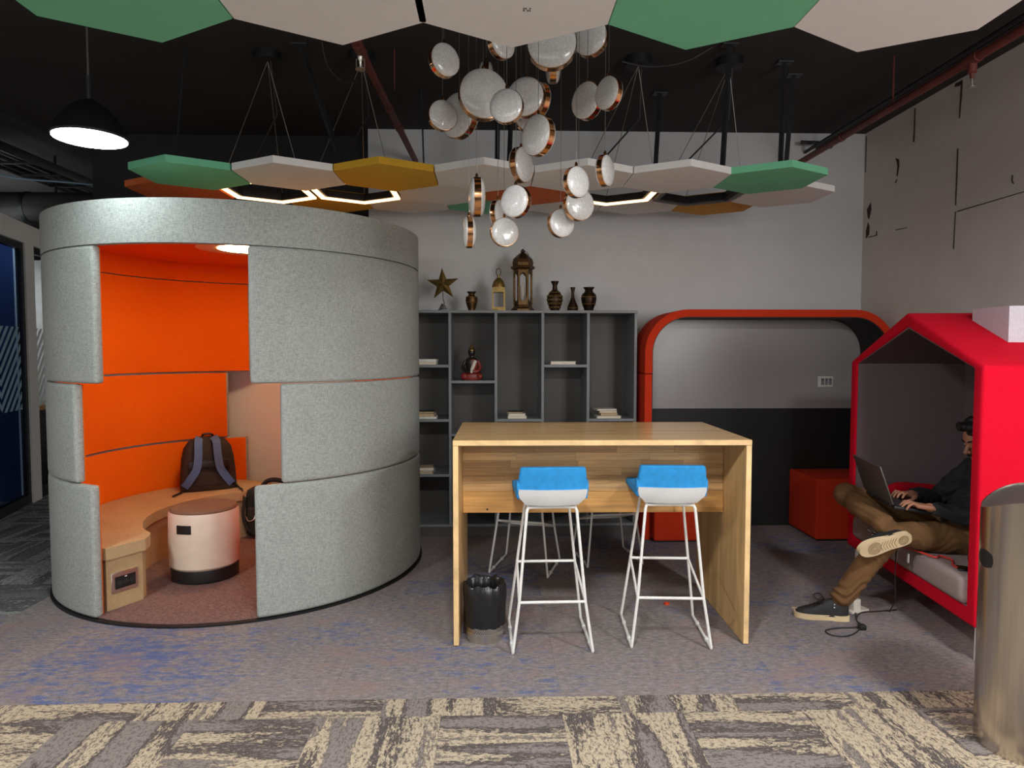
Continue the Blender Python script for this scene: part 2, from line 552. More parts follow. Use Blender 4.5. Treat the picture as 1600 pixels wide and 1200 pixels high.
bm = NB(); box(bm, -8, XR + 0.2, -5, 9.5, HC, HC + 0.12)
struct('ceiling', bm, 'ceiling')
bm = NB(); box(bm, -1.04, XR + 0.2, YB, YB + 0.15, 0, HC)
wall_back = struct('wall_back', bm, 'wall_back')
bm = NB(); box(bm, XR, XR + 0.15, 1.2, YB, 0, HC)
wall_right = struct('wall_right', bm, 'wall_right')
# recess behind the pod: white below, black painted above
bm = NB(); box(bm, -3.45, -1.04, 6.06, 6.2, 0, 2.62)
struct('wall_recess', bm, 'wall_white')
bm = NB(); box(bm, -3.45, -1.04, 6.02, 6.2, 2.62, HC)
struct('trim_1', bm, 'black_paint')
bm = NB(); box(bm, -8, -3.3, 9.2, 9.35, 0, HC)
struct('wall_far', bm, 'black_paint')
bm = NB(); box(bm, -8, -7.85, 2.5, 9.5, 2.6, HC)
struct('trim_4', bm, 'black_paint')
# cracks and torn lining on the right wall, each a thin chip in the plane of the wall
def chip(pts):
    b = NB(); x = XR
    lo = [b.verts.new((x - 0.004, p[0], p[1])) for p in pts]
    hi = [b.verts.new((x + 0.002, p[0], p[1])) for p in pts]
    n = len(pts); b.faces.new(lo); b.faces.new(hi[::-1])
    for i in range(n): b.faces.new((lo[i], lo[(i + 1) % n], hi[(i + 1) % n], hi[i]))
    obj('crack', b, 'crack', wall_right, world=False)
chip([(5.362,3.031),(5.318,3.007),(5.313,2.961),(5.331,2.881),(5.343,2.884),(5.335,2.967)])
chip([(5.365,2.835),(5.339,2.86),(5.336,2.851),(5.355,2.832)])
chip([(5.757,2.705),(5.704,2.753),(5.693,2.699),(5.722,2.616),(5.743,2.64)])
chip([(5.735,2.593),(5.714,2.551),(5.716,2.49),(5.762,2.459),(5.763,2.528)])
chip([(5.135,3.342),(5.126,3.338),(5.125,3.182),(5.129,3.086),(5.142,3.09),(5.138,3.187)])
chip([(4.627,3.352),(4.614,3.347),(4.616,3.238),(4.629,3.096),(4.636,3.099),(4.63,3.231)])
chip([(4.644,2.892),(4.635,2.894),(4.634,2.703),(4.639,2.506),(4.646,2.507),(4.645,2.706)])
chip([(4.644,2.463),(4.638,2.462),(4.646,2.205),(4.652,2.206)])
chip([(4.622,2.463),(4.035,2.461),(4.035,2.457),(4.622,2.456)])
chip([(5.799,3.338),(5.793,3.336),(5.795,3.029),(5.801,3.031)])
chip([(4.138,2.583),(4.131,2.584),(4.132,2.548),(4.118,2.525),(4.134,2.535),(4.139,2.555)])
chip([(5.726,2.467),(5.607,2.466),(5.608,2.498),(5.6,2.497),(5.596,2.459),(5.726,2.461)])
chip([(4.691,3.33),(4.683,3.352),(4.62,3.347),(4.621,3.332),(4.645,3.32)])
chip([(5.335,2.461),(5.193,2.452),(5.191,2.448),(5.332,2.456)])

# ------------------------------------------------------------------ glass rooms on the far left
def gx(y): return -4.35 - (y - 6.03) * 0.254
def slab(y0, y1, z0, z1, t=0.06, off=0.0):
    b = NB()
    pts = [(gx(y0) + off, y0), (gx(y1) + off, y1), (gx(y1) + off - t, y1), (gx(y0) + off - t, y0)]
    prism(b, pts, z0, z1)
    return b
def glazing(name, label, y0, y1, zt, pattern, mat):
    g = thing(name, label, 'glass wall', (gx(y0), y0, 0))
    f = NB()
    for s in (slab(y0, y1, 0.0, 0.09), slab(y0, y1, zt - 0.06, zt), slab(y0, y0 + 0.05, 0.09, zt - 0.06), slab(y1 - 0.05, y1, 0.09, zt - 0.06)):
        me = bpy.data.meshes.new('tmp'); s.to_mesh(me); s.free(); f.from_mesh(me); bpy.data.meshes.remove(me)
    obj('frame', f, 'black_metal', g)
    pane = obj('pane', slab(y0 + 0.05, y1 - 0.05, 0.09, zt - 0.06, 0.01, -0.025), mat, g)
    # frosted film: slanting stripes in herringbone columns, each a strip on the pane
    z0, z1, wcol = 0.93, 1.72, 0.42
    ncol = int((y1 - y0 - 0.1) / wcol) + 1
    for c in range(ncol):
        ya = y0 + 0.05 + c * wcol; yb = min(ya + wcol, y1 - 0.06)
        if yb - ya < 0.05: continue
        sgn = 1 if c % 2 == 0 else -1
        rise = 0.36 * (yb - ya) / wcol * 1.25
        k = 0
        z = z0 - rise
        while z < z1:
            za, zb = (z, z + rise) if sgn > 0 else (z + rise, z)
            h = 0.055
            quad = [(ya, za), (yb, zb), (yb, zb + h), (ya, za + h)]
            # clip the strip to the band
            for lim, keep in ((z0, 1), (z1, -1)):
                res_ = []
                for i in range(len(quad)):
                    p, q = quad[i], quad[(i + 1) % len(quad)]
                    pi_, qi_ = (p[1] - lim) * keep >= 0, (q[1] - lim) * keep >= 0
                    if pi_: res_.append(p)
                    if pi_ != qi_:
                        f_ = (lim - p[1]) / (q[1] - p[1]); res_.append((p[0] + (q[0] - p[0]) * f_, lim))
                quad = res_
            nq = len(quad)
            if nq >= 3:
                b = NB()
                a_ = [b.verts.new((gx(yy) - 0.02, yy, zz)) for yy, zz in quad]
                c_ = [b.verts.new((gx(yy) - 0.024, yy, zz)) for yy, zz in quad]
                b.faces.new(a_); b.faces.new(c_[::-1])
                for i in range(nq): b.faces.new((a_[i], a_[(i + 1) % nq], c_[(i + 1) % nq], c_[i]))
                sub('film_stripe', b, pattern, pane, g)
            z += 0.115
            k += 1
    return g
glazing('glass_partition', 'dark framed blue glass partition with frosted herringbone film at the left edge', 5.3, 6.70, 2.53, 'film', 'glass')
glazing('glass_partition', 'narrow glass partition showing a bright white room, beside the white post', 6.90, 8.4, 2.53, 'film_white', 'clear')
struct('trim_2', slab(6.70, 6.90, 0.0, 2.53, 0.12, 0.02), 'wall_white')
struct('trim_3', slab(5.3, 8.4, 2.53, 2.72, 0.14, 0.03), 'wall_white')
b = NB(); box(b, -7.6, -7.5, 4.8, 6.8, 0, 2.6); struct('wall_office_navy', b, 'navy')
b = NB(); box(b, -7.5, -4.62, 6.76, 6.84, 0, 2.6); struct('wall_office_divider', b, 'navy')
b = NB(); box(b, -7.4, -7.3, 6.84, 9.2, 0, 2.6); struct('wall_office_white', b, 'lit_wall')
b = NB(); box(b, -7.3, -4.9, 8.5, 8.6, 0, 2.6); struct('wall_office_end', b, 'lit_wall')
# the bright room: light panel added to brighten it, and a desk with a chair
lr = obj('added_room_light', rbox(-6.2, -5.2, 7.4, 7.8, 2.55, 2.6, 0.01), 'office_fill'); tag(lr, 'flat light panel added to brighten the white room', 'lamp')
d = thing('office_desk', 'wooden topped desk seen through the narrow glass partition', 'desk', (-5.5, 7.7, 0))
obj('desktop', rbox(-6.2, -4.95, 7.4, 8.0, 0.84, 0.90, 0.008), 'board', d)
obj('modesty_panel', rbox(-6.15, -5.0, 7.44, 7.48, 0.2, 0.84, 0.005), 'cream_plastic', d)
for x in (-6.15, -5.0):
    obj('leg', rbox(x, x + 0.05, 7.5, 7.95, 0.0, 0.84, 0.005), 'black_metal', d)
# overhead on the left: round duct, cable tray, loose cables
du = thing('round_duct', 'round black air duct above the glass partition', 'duct', (-4.2, 6.7, 2.86))
b = NB(); lathe(b, [(0.15, -6.6), (0.15, -2.9)], 28, (0, 6.72, 2.87), 'X'); obj('pipe', b, 'ceiling', du)
for x in (-5.2, -4.45, -3.7):
    b = NB(); lathe(b, [(0.156, x - 0.02), (0.156, x + 0.02)], 28, (0, 6.72, 2.87), 'X'); obj('collar', b, 'black_metal', du)
for x in (-4.9, -4.2):
    b = NB(); tube(b, [(x, 6.72, 3.02), (x, 6.72, HC)], 0.012, 6); obj('hanger', b, 'black_metal', du)
ct = thing('cable_tray', 'black cable tray under the ceiling at upper left', 'cable tray', (-4.1, 6, 3.1))
for x in (-4.35, -3.95):
    obj('rail', rbox(x, x + 0.02, 3.6, 9.0, 3.10, 3.18, 0.004), 'dark_bar', ct)
for i in range(12):
    y = 3.9 + i * 0.42
    obj('rung', rbox(-4.33, -3.95, y, y + 0.03, 3.10, 3.12, 0.003), 'dark_bar', ct)
for i, (x, z, m, lb) in enumerate(((-4.28, 3.13, 'dark_wire', 'thick black cable lying outermost in the tray'), (-4.15, 3.135, 'dark_bar', 'grey cable lying in the middle of the tray'), (-4.04, 3.13, 'dark_wire', 'black cable lying along the inner tray rail'))):
    b = NB(); tube(b, bez([(x, 3.6, z), (x + 0.03, 5.2, z), (x - 0.02, 6.8, z), (x, 9, z)], 6), 0.016, 8)
    tag(obj('power_cable', b, m), lb, 'cable', 'cables in the tray')
b = NB(); tube(b, bez([(-4.45, 4.6, 3.2), (-4.4, 5.4, 3.03), (-4.25, 6.1, 3.02), (-3.9, 6.5, 3.06), (-3.4, 6.9, 3.09)], 8), 0.008, 6)
tag(obj('data_cable', b, 'film'), 'thin pale green cable sagging below the cable tray', 'cable')
ac = thing('cassette_unit', 'black box unit hung from the ceiling at upper left', 'air unit', (-4.1, 5.0, 3.2))
obj('casing', rbox(-4.75, -4.42, 5.2, 5.9, 3.12, 3.34, 0.02), 'black_metal', ac)
obj('hanger_rod', rbox(-4.44, -4.43, 5.3, 5.31, 3.0, HC, 0.002), 'dark_bar', ac)

# ------------------------------------------------------------------ pipes along the ceiling
def pipe(name, label, pts, r, fittings):
    t = thing(name, label, 'pipe', pts[0])
    b = NB(); tube(b, pts, r, 12); obj('pipe_run', b, 'red_pipe', t)
    for (p, q) in fittings:
        b = NB(); tube(b, [p, q], r * 1.25, 12); obj('coupling', b, 'red_pipe', t)
    return t
pl = pipe('sprinkler_pipe', 'red brown sprinkler pipe running over the yellow hexagon panel', [(-0.71, 3.2, 3.10), (-0.64, 5.82, 3.10)], 0.024,
          [((-0.70, 3.62, 3.10), (-0.698, 3.74, 3.10)), ((-0.674, 4.55, 3.10), (-0.673, 4.58, 3.10)), ((-0.664, 4.9, 3.10), (-0.66, 5.0, 3.10))])
b = NB(); tube(b, [(-0.6, 4.3, 3.12), (-0.6, 4.3, HC)], 0.005, 6); obj('hanger', b, 'red_pipe', pl)
sp = thing('fire_sprinkler', 'silver sprinkler head under the red pipe over the yellow panel', 'sprinkler', (-0.70, 3.72, 3.07))
b = NB(); lathe(b, [(0.016, 0.0), (0.016, -0.02), (0.008, -0.03), (0.006, -0.07), (0.0, -0.071)], 12, (-0.70, 3.72, 3.08)); obj('body', b, 'silver', sp)
b = NB(); lathe(b, [(0.028, -0.072), (0.028, -0.076), (0.0, -0.078)], 16, (-0.70, 3.72, 3.08)); obj('deflector', b, 'silver', sp)
b = NB(); tube(b, [(-0.722, 3.72, 3.06), (-0.722, 3.72, 3.02), (-0.712, 3.72, 3.006)], 0.003, 6); tube(b, [(-0.678, 3.72, 3.06), (-0.678, 3.72, 3.02), (-0.688, 3.72, 3.006)], 0.003, 6); obj('yoke_arms', b, 'silver', sp)
pr = pipe('sprinkler_pipe', 'red brown sprinkler pipe along the top of the taupe side wall', [(2.58, 2.6, 3.05), (2.55, 5.82, 3.05)], 0.024,
          [((2.57, 3.55, 3.05), (2.57, 3.66, 3.05)), ((2.556, 4.9, 3.05), (2.556, 4.94, 3.05))])
b = NB(); tube(b, [(2.56, 4.3, 3.07), (2.56, 4.3, HC)], 0.006, 6); obj('hanger', b, 'red_pipe', pr)
sp = thing('fire_sprinkler', 'red and silver sprinkler head under the pipe by the taupe wall', 'sprinkler', (2.57, 3.6, 3.03))
b = NB(); lathe(b, [(0.022, 0.03), (0.022, -0.03), (0.012, -0.035), (0.010, -0.06), (0, -0.062)], 12, (2.57, 3.6, 3.01)); obj('body', b, 'red_pipe', sp)
b = NB(); lathe(b, [(0.005, -0.06), (0.005, -0.10), (0.022, -0.104), (0.022, -0.108), (0, -0.11)], 12, (2.57, 3.6, 3.01)); obj('deflector', b, 'silver', sp)
for x, z, lb in ((2.72, 3.2, 'black conduit above the red pipe by the taupe wall'), (2.82, 3.24, 'upper black conduit nearest to the taupe wall')):
    b = NB(); tube(b, [(x, 2.6, z), (x - 0.02, 5.8, z)], 0.014, 8)
    tag(obj('conduit', b, 'black_metal'), lb, 'conduit', 'conduits under the ceiling')
sk = thing('pipe_bracket', 'small dark pipe end sticking out of the corner of the back wall', 'bracket', (2.85, 5.7, 3.24))
b = NB(); tube(b, [(2.62, 5.72, 3.26), (2.76, 5.70, 3.25), (2.83, 5.70, 3.24)], 0.014, 8); obj('arm', b, 'black_metal', sk)
b = NB(); lathe(b, [(0.03, -0.02), (0.036, 0.0), (0.03, 0.03), (0, 0.035)], 14, (2.85, 5.70, 3.235), 'X'); obj('cap', b, 'black_metal', sk)
sc_ = thing('ceiling_cable', 'loose black cable drooping from the ceiling right of the disc pendants', 'cable', (0.8, 4.2, 3.3))
b = NB(); tube(b, bez([(0.82, 4.3, 3.31), (1.0, 4.3, 3.28), (1.2, 4.25, 3.29), (1.36, 4.2, 3.36)], 8), 0.006, 6); obj('cord', b, 'dark_wire', sc_)
b = NB(); tube(b, bez([(-1.02, 4.2, 3.36), (-1.0, 4.25, 3.24), (-0.92, 4.3, 3.17), (-0.84, 4.34, 3.19)], 8), 0.006, 6)
tag(obj('ceiling_cable', b, 'dark_wire'), 'black cable looping from the ceiling to the round rose over the lit frame', 'cable')

# ------------------------------------------------------------------ hexagonal ceiling cloud
def hexpts(cx, cy, r): return [(cx + r * math.sin(PI / 3 * k), cy + r * math.cos(PI / 3 * k)) for k in range(6)]
def hex_panel(x, y, z, mat, label, rods=()):
    t = thing('hexagon_ceiling_panel', label, 'ceiling panel', (x, y, z), group='hexagon panels hung from the ceiling')
    b = NB(); prism(b, hexpts(x, y, 0.334), z, z + 0.04); bevel(b, 0.003, 1); obj('panel', b, mat, t)
    for i, (rx, ry, tx, ty, flat) in enumerate(rods):
        b = NB()
        if flat:
            tube(b, [(rx, ry, z + 0.04), (tx, ty, HC)], 0.017, 4); obj('hanger_bar', b, 'dark_bar', t)
            obj('ceiling_foot', rbox(tx - 0.05, tx + 0.05, ty - 0.03, ty + 0.03, HC - 0.012, HC, 0.002), 'dark_bar', t)
        else:
            tube(b, [(rx, ry, z + 0.04), (tx, ty, HC)], 0.006, 6); obj('hanger_rod', b, 'dark_bar', t)
    return t
def hex_frame(x, y, z, lit, label):
    t = thing('hexagon_frame_light', label, 'ceiling light', (x, y, z), group='hexagon frame lights')
    def ring(r0, r1, z0, z1):
        b = NB(); A = hexpts(x, y, r0); B = hexpts(x, y, r1)
        va = [[b.verts.new((p[0], p[1], zz)) for p in P] for P in (A, B) for zz in (z0, z1)]
        a0, a1, b0, b1 = va
        for i in range(6):
            j = (i + 1) % 6
            b.faces.new((a0[i], a0[j], a1[j], a1[i])); b.faces.new((b0[j], b0[i], b1[i], b1[j]))
            b.faces.new((a0[j], a0[i], b0[i], b0[j])); b.faces.new((a1[i], a1[j], b1[j], b1[i]))
        return b
    obj('frame', ring(0.322, 0.262, z + 0.012, z + 0.06), 'black_metal', t)
    obj('light_strip' if lit else 'diffuser_strip', ring(0.318, 0.282, z, z + 0.012), 'led_warm' if lit else 'shelf_in', t)
    cx, cy = x + 0.1, y - 0.3
    b = NB(); lathe(b, [(0.085, HC), (0.085, HC - 0.05), (0.08, HC - 0.055), (0, HC - 0.055)], 24, (cx, cy, 0)); obj('ceiling_rose', b, 'black_metal', t)
    P = hexpts(x, y, 0.292)
    for k in (0, 2, 4):
        b = NB(); tube(b, [(cx, cy, HC - 0.05), (P[k][0], P[k][1], z + 0.06)], 0.0025, 5); obj('suspension_wire', b, 'wire', t)
    b = NB(); tube(b, [(cx + 0.02, cy, HC - 0.05), (cx + 0.03, cy + 0.08, (HC + z) / 2 + 0.05), (P[5][0], P[5][1], z + 0.06)], 0.006, 6); obj('power_lead', b, 'dark_wire', t)
    return t
# near row above the walkway
ZN = 2.50
for x, m, lb, rods in (
    (-1.07, 'green_panel', 'large green hexagon panel at the top left, nearest row', ()),
    (-0.486, 'white_panel', 'white hexagon panel of the nearest row, right of the large green one', ()),
    (0.072, 'white_panel', 'white hexagon panel of the nearest row, straight above the disc pendants', ()),
    (0.648, 'green_panel', 'large green hexagon panel of the nearest row, right of the disc pendants', ()),
    (1.23, 'white_panel', 'white hexagon panel at the top right corner, end of the nearest row', ())):
    hex_panel(x, 1.945, ZN, m, lb, ((x, 1.9, x, 1.9, False),))
# a small print on the panel above the pendants
sm = NB()
for i in range(4):
    for k in range(2):
        if (i + k) % 3 != 2: box(sm, 0.095 + i * 0.006, 0.099 + i * 0.006, 2.02 + k * 0.012, 2.028 + k * 0.012, ZN - 0.0008, ZN)
tag(obj('maker_stamp', sm, 'shelf_in', origin=(0.1, 2.02, ZN)), 'tiny grey print on the underside of the white panel above the pendants', 'print')
PA, RA, RB, RC = 0.586, 4.165, 4.672, 5.18
for x, m, lb, rods in (
    (-1.80, 'green_panel', 'green hexagon panel at the left end of the far cloud', ((-1.87, 4.1, -1.86, 4.26, False),)),
    (-1.21, 'white_panel', 'white hexagon panel between the green and the yellow one', ()),
    (-0.625, 'yellow_panel', 'yellow hexagon panel over the right side of the pod', ((-0.88, 4.1, -1.165, 4.24, True),)),
    (-0.04, 'white_panel', 'white hexagon panel right of the yellow one, behind the hanging discs', ()),
    (0.545, 'white_panel', 'white hexagon panel behind the right hand hanging discs', ()),
    (1.13, 'white_panel', 'white hexagon panel left of the right hand green one in the far cloud', ((1.40, 4.1, 1.455, 4.16, True),)),
    (1.71, 'green_panel', 'green hexagon panel at the right end of the far cloud', ((1.84, 4.3, 1.90, 4.4, True),))):
    hex_panel(x, RA, 2.54, m, lb, rods)
hex_panel(-2.09, RB, 2.56, 'orange_panel', 'orange hexagon panel at the far left, under the green one', ())
hex_frame(-1.503, RB, 2.56, True, 'glowing hexagon frame light nearest to the orange panel at left')
hex_frame(-0.917, RB, 2.56, True, 'glowing hexagon frame light under the yellow panel')
hex_panel(-0.331, RB, 2.56, 'white_panel', 'white hexagon panel right of the two glowing frames', ((-0.48, 4.95, -0.5, 4.95, False),))
hex_panel(0.255, RB, 2.56, 'orange_panel', 'orange hexagon panel behind the middle of the hanging discs', ((0.04, 4.9, 0.05, 4.9, True), (0.12, 4.9, 0.15, 4.9, True)))
hex_frame(0.841, RB, 2.56, True, 'glowing hexagon frame light right of the disc pendants')
hex_frame(1.427, RB, 2.56, False, 'black unlit hexagon frame beside the white end panel')
hex_panel(2.013, RB, 2.56, 'white_panel', 'white hexagon panel at the far right end of the cloud', ((2.04, 4.7, 2.05, 4.6, True),))
for x, m, lb, rods in (
    (-1.21, 'yellow_panel', 'yellow hexagon panel just above the pod roof, rear row', ()),
    (-0.625, 'white_panel', 'white hexagon panel of the rear row, right of the pod roof', ()),
    (-0.04, 'green_panel', 'small looking green hexagon panel of the rear row behind the discs', ()),
    (0.545, 'white_panel', 'white hexagon panel of the rear row behind the lower hanging discs', ()),
    (1.13, 'white_panel', 'white hexagon panel of the rear row left of the ochre one', ((1.2, 5.0, 1.225, 4.95, True),)),
    (1.71, 'ochre_panel', 'ochre hexagon panel at the right end of the rear row', ())):
    hex_panel(x, RC, 2.60, m, lb, rods)

# ------------------------------------------------------------------ pendant lamps
def bay_lamp(x, y, z, r, label, face='lamp_white'):
    t = thing('pendant_lamp', label, 'lamp', (x, y, z), group='black bay lamps')
    b = NB(); lathe(b, [(r, 0.0), (r * 1.02, 0.01), (r * 0.9, 0.06), (r * 0.62, 0.13), (r * 0.30, 0.17), (r * 0.12, 0.185), (0.0, 0.19)], 36, (x, y, z)); obj('shade', b, 'black_metal', t)
    b = NB(); lathe(b, [(0.0, -0.004), (r * 0.97, -0.004), (r * 0.97, 0.004), (0.0, 0.004)], 36, (x, y, z)); obj('light_face', b, face, t)
    b = NB(); tube(b, [(x, y, z + 0.185), (x, y, z + 0.30)], 0.011, 8); obj('stem', b, 'dark_bar', t)
    b = NB(); tube(b, [(x, y, z + 0.30), (x, y, HC)], 0.005, 6); obj('cord', b, 'wire', t)
    b = NB(); lathe(b, [(0.05, HC - 0.03), (0.05, HC)], 20, (x, y, 0)); obj('ceiling_rose', b, 'black_metal', t)
bay_lamp(-1.954, 3.4, 2.53, 0.165, 'lit black pendant lamp below the green panel at upper left')
bay_lamp(-4.62, 6.25, 2.86, 0.165, 'lit pendant lamp cut by the left edge of the picture')

DISCS = [
(-0.200,2.946,2.733,0.070,35,'single disc pendant at the upper left of the cluster'),
(-0.225,3.202,2.589,0.070,20,'disc pendant at the far left, straight below the upper left one'),
(-0.159,3.465,2.677,0.112,-40,'disc pendant half hidden between the far left disc and the large one'),
(-0.035,3.101,2.648,0.112,10,'large disc pendant facing front at the left of the cluster'),
(-0.023,3.400,2.830,0.088,88,'edge on disc peeking out above the large left disc'),
(0.045,3.068,2.863,0.070,40,'disc pendant tucked right under the white panel, left of centre'),
(0.065,2.832,2.503,0.070,-15,'disc pendant overlapping the right side of the large left one'),
(0.167,3.270,2.701,0.093,-20,'middle sized disc at the centre, behind its left neighbour'),
(0.225,3.400,2.736,0.090,-55,'disc pendant whose rim shows right behind the centre disc'),
(0.191,3.550,2.703,0.074,10,'disc pendant mostly hidden below the centre disc'),
(0.274,3.101,2.874,0.112,-5,'largest disc pendant, cut by the white panel at the top'),
(0.307,3.400,2.911,0.088,86,'edge on disc showing just below the largest top disc'),
(0.480,3.306,2.998,0.088,-30,'disc pendant at the top right, partly behind the panel edge'),
(0.444,3.150,2.645,0.084,-50,'turned disc pendant at right, left one of the side by side pair'),
(0.507,2.946,2.604,0.070,-55,'turned disc pendant at right, right one of the side by side pair'),
(0.206,2.986,2.435,0.088,-50,'turned disc pendant below the centre with its rim on the right'),
(0.150,3.429,2.428,0.088,58,'turned disc pendant in front of the white panels, rim on the left'),
(0.513,3.068,2.308,0.070,58,'lonely turned disc pendant at the right, lower than the pair'),
(-0.069,3.270,2.232,0.093,-85,'tall edge on disc pendant at lower left'),
(-0.106,3.270,2.065,0.075,-83,'lowest edge on disc pendant at lower left'),
(0.107,2.946,2.141,0.070,-35,'disc pendant in front of the orange panel with rim on the right'),
(0.035,3.500,2.200,0.070,65,'disc pendant half hidden in front of the green rear panel'),
(0.064,3.347,2.079,0.070,15,'lowest front facing disc pendant at the centre'),
(0.362,2.900,2.214,0.066,38,'upper one of the three stacked discs at lower right'),
(0.418,3.250,2.195,0.077,22,'middle one of the three stacked discs at lower right'),
(0.342,3.347,2.124,0.070,25,'lowest left one of the three stacked discs at lower right'),
]
for x, y, z, r, a, lb in DISCS:
    t = thing('disc_pendant_light', lb, 'pendant light', (x, y, z), R(a), group='glass disc pendants in the cluster')
    w = 0.17 * r
    b = NB(); lathe(b, [(r * 0.93, -w), (r, -w), (r, w), (r * 0.93, w)], 40, axis='Y'); obj('rim', b, 'brass', t, world=False)
    for s, nm in ((-1, 'glass_dome'), (1, 'glass_dome')):
        prof = [(r * 0.97, s * w * 0.9)]
        for k in range(1, 8):
            u = k / 7
            prof.append((r * 0.99 * math.cos(u * PI / 2) ** 0.8 if k < 7 else 0.0, s * (w * 1.0 + r * 0.27 * math.sin(u * PI / 2))))
        b = NB(); lathe(b, prof, 40, axis='Y'); obj(nm, b, 'bubble', t, world=False)
    b = NB(); lathe(b, [(0.007, r), (0.007, r + 0.012), (0.003, r + 0.02), (0.0, r + 0.021)], 10); obj('cap', b, 'brass', t, world=False)
    b = NB(); tube(b, [(0, 0, r + 0.018), (0, 0, HC - z)], 0.0012, 5); obj('suspension_wire', b, 'wire', t, world=False)
cr = NB(); lathe(cr, [(0.42, HC - 0.04), (0.42, HC)], 40, (0.15, 3.1, 0))
tag(obj('ceiling_canopy', cr, 'black_metal', origin=(0.15, 3.1, HC)), 'wide black round canopy holding the disc pendant wires', 'canopy')
# assumed bay lamps over the walkway, unseen above the camera's view
for x, y, lb in ((-2.5, 1.35, 'assumed unseen bay lamp over the walkway at the left'), (0.0, 1.30, 'assumed unseen bay lamp over the walkway in the middle'), (2.1, 1.35, 'assumed unseen bay lamp over the walkway at the right')):
    bay_lamp(x, y, 2.48, 0.165, lb, 'assumed_walkway_lamp')
# ------------------------------------------------------------------ round meeting pod
PX, PY, PR, PT = -1.712, 4.815, 1.19, 0.052
pod = thing('meeting_pod', 'round grey upholstered meeting pod with orange lining', 'pod', (PX, PY, 0))
def arc_panel(a0, a1, r0, r1, z0, z1, bev, n=None):
    """Curved slab between two angles (degrees), with softened edges."""
    n = n or max(4, int(abs(a1 - a0) / 3))
    b = NB()
    rows = []
    for i in range(n + 1):
        a = R(a0 + (a1 - a0) * i / n)
        c, s = math.cos(a), math.sin(a)
        rows.append([b.verts.new((PX + r * c, PY + r * s, z)) for r, z in ((r0, z0), (r1, z0), (r1, z1), (r0, z1))])
    for p, q in zip(rows, rows[1:]):
        for k in range(4):
            j = (k + 1) % 4
            b.faces.new((p[k], p[j], q[j], q[k]))
    b.faces.new(rows[0][::-1]); b.faces.new(rows[-1])
    bmesh.ops.recalc_face_normals(b, faces=b.faces)
    if bev: bevel(b, bev, 3, angle=40)
    return b
tiers = ((1.317, 2.066, (108.6, 249.2), (-70.2, 70.2)), (0.757, 1.313, (118.0, 240.1), (-62.6, 62.6)), (0.012, 0.753, (110.6, 246.3), (-69.7, 69.7)))
for z0, z1, L, Rr in tiers:
    for a0, a1 in (L, Rr):
        p = obj('panel', arc_panel(a0, a1, PR - PT, PR, z0, z1, 0.022), 'grey_fabric', pod)
        sub('lining', arc_panel(a0 + 1.0, a1 - 1.0, PR - PT - 0.012, PR - PT + 0.01, z0 + 0.006, z1 - 0.006, 0.004), 'orange_fabric', p, pod)
b = arc_panel(0, 359.99, PR - PT, PR, 2.067, 2.30, 0, 120)
bmesh.ops.remove_doubles(b, verts=b.verts, dist=0.001)
ring = obj('roof_ring', b, 'grey_fabric', pod)
b = arc_panel(0, 359.99, PR - PT - 0.012, PR - PT + 0.004, 2.068, 2.215, 0, 120); sub('lining', b, 'orange_fabric', ring, pod)
b = NB(); lathe(b, [(0, 2.215), (PR - PT - 0.012, 2.215), (PR - PT - 0.012, 2.24), (0, 2.24)], 72, (PX, PY, 0)); roof = obj('roof', b, 'orange_fabric', pod)
b = NB(); lathe(b, [(0, 2.2405), (PR - PT - 0.012, 2.2405), (PR - PT - 0.012, 2.256), (0, 2.256)], 72, (PX, PY, 0)); sub('bounce_cover', b, 'cream_plastic', roof, pod)  # unseen pale cover, added so less orange light bounces up to the hexagons
b = NB(); lathe(b, [(0.19, 2.206), (0.33, 2.206), (0.33, 2.215), (0.19, 2.215)], 56, (PX, PY, 0)); lamp = obj('lamp_plate', b, 'cream_plastic', pod)
b = NB(); lathe(b, [(0.0, 2.203), (0.19, 2.203), (0.19, 2.21), (0, 2.21)], 56, (PX, PY, 0)); sub('lamp_disc', b, 'lamp_warm', lamp, pod)
b = NB(); lathe(b, [(0, 0.0), (PR + 0.012, 0.0), (PR + 0.012, 0.010), (0, 0.010)], 96, (PX, PY, 0)); base = obj('base_plate', b, 'black_metal', pod)
b = NB(); lathe(b, [(0, 0.0105), (PR - 0.02, 0.0105), (PR - 0.02, 0.016), (0, 0.016)], 96, (PX, PY, 0)); sub('carpet', b, 'carpet_pod', base, pod)
# bench inside
outer = [(PX + 1.115 * math.cos(R(a)), PY + 1.115 * math.sin(R(a))) for a in range(246, 112, -6)]
inner = [(v.x, v.y) for v in bez([(-1.86, 5.70, 0), (-1.93, 5.36, 0), (-2.10, 5.21, 0), (-2.26, 4.98, 0), (-2.32, 4.72, 0), (-2.29, 4.47, 0), (-2.19, 4.25, 0), (-2.08, 4.12, 0), (-2.05, 4.0, 0)], 5)]
bench_poly = outer + inner
def shrink(poly, d):
    cx_ = sum(p[0] for p in poly) / len(poly); cy_ = sum(p[1] for p in poly) / len(poly)
    out = []
    n = len(poly)
    for i in range(n):
        a, p, c = Vector(poly[i - 1]), Vector(poly[i]), Vector(poly[(i + 1) % n])
        t = (c - a).normalized()
        nrm = Vector((-t.y, t.x))
        out.append(tuple(p + nrm * d))
    return out
area_s = sum(bench_poly[i][0] * bench_poly[(i + 1) % len(bench_poly)][1] - bench_poly[(i + 1) % len(bench_poly)][0] * bench_poly[i][1] for i in range(len(bench_poly)))
sg = 1 if area_s > 0 else -1
b = NB(); prism(b, shrink(bench_poly, 0.03 * sg), 0.016, 0.315); bb = obj('bench_base', b, 'tan_fabric', pod)
b = NB(); prism(b, bench_poly, 0.317, 0.385); bevel(b, 0.02, 3, angle=50); obj('bench_cushion', b, 'tan_fabric', pod)
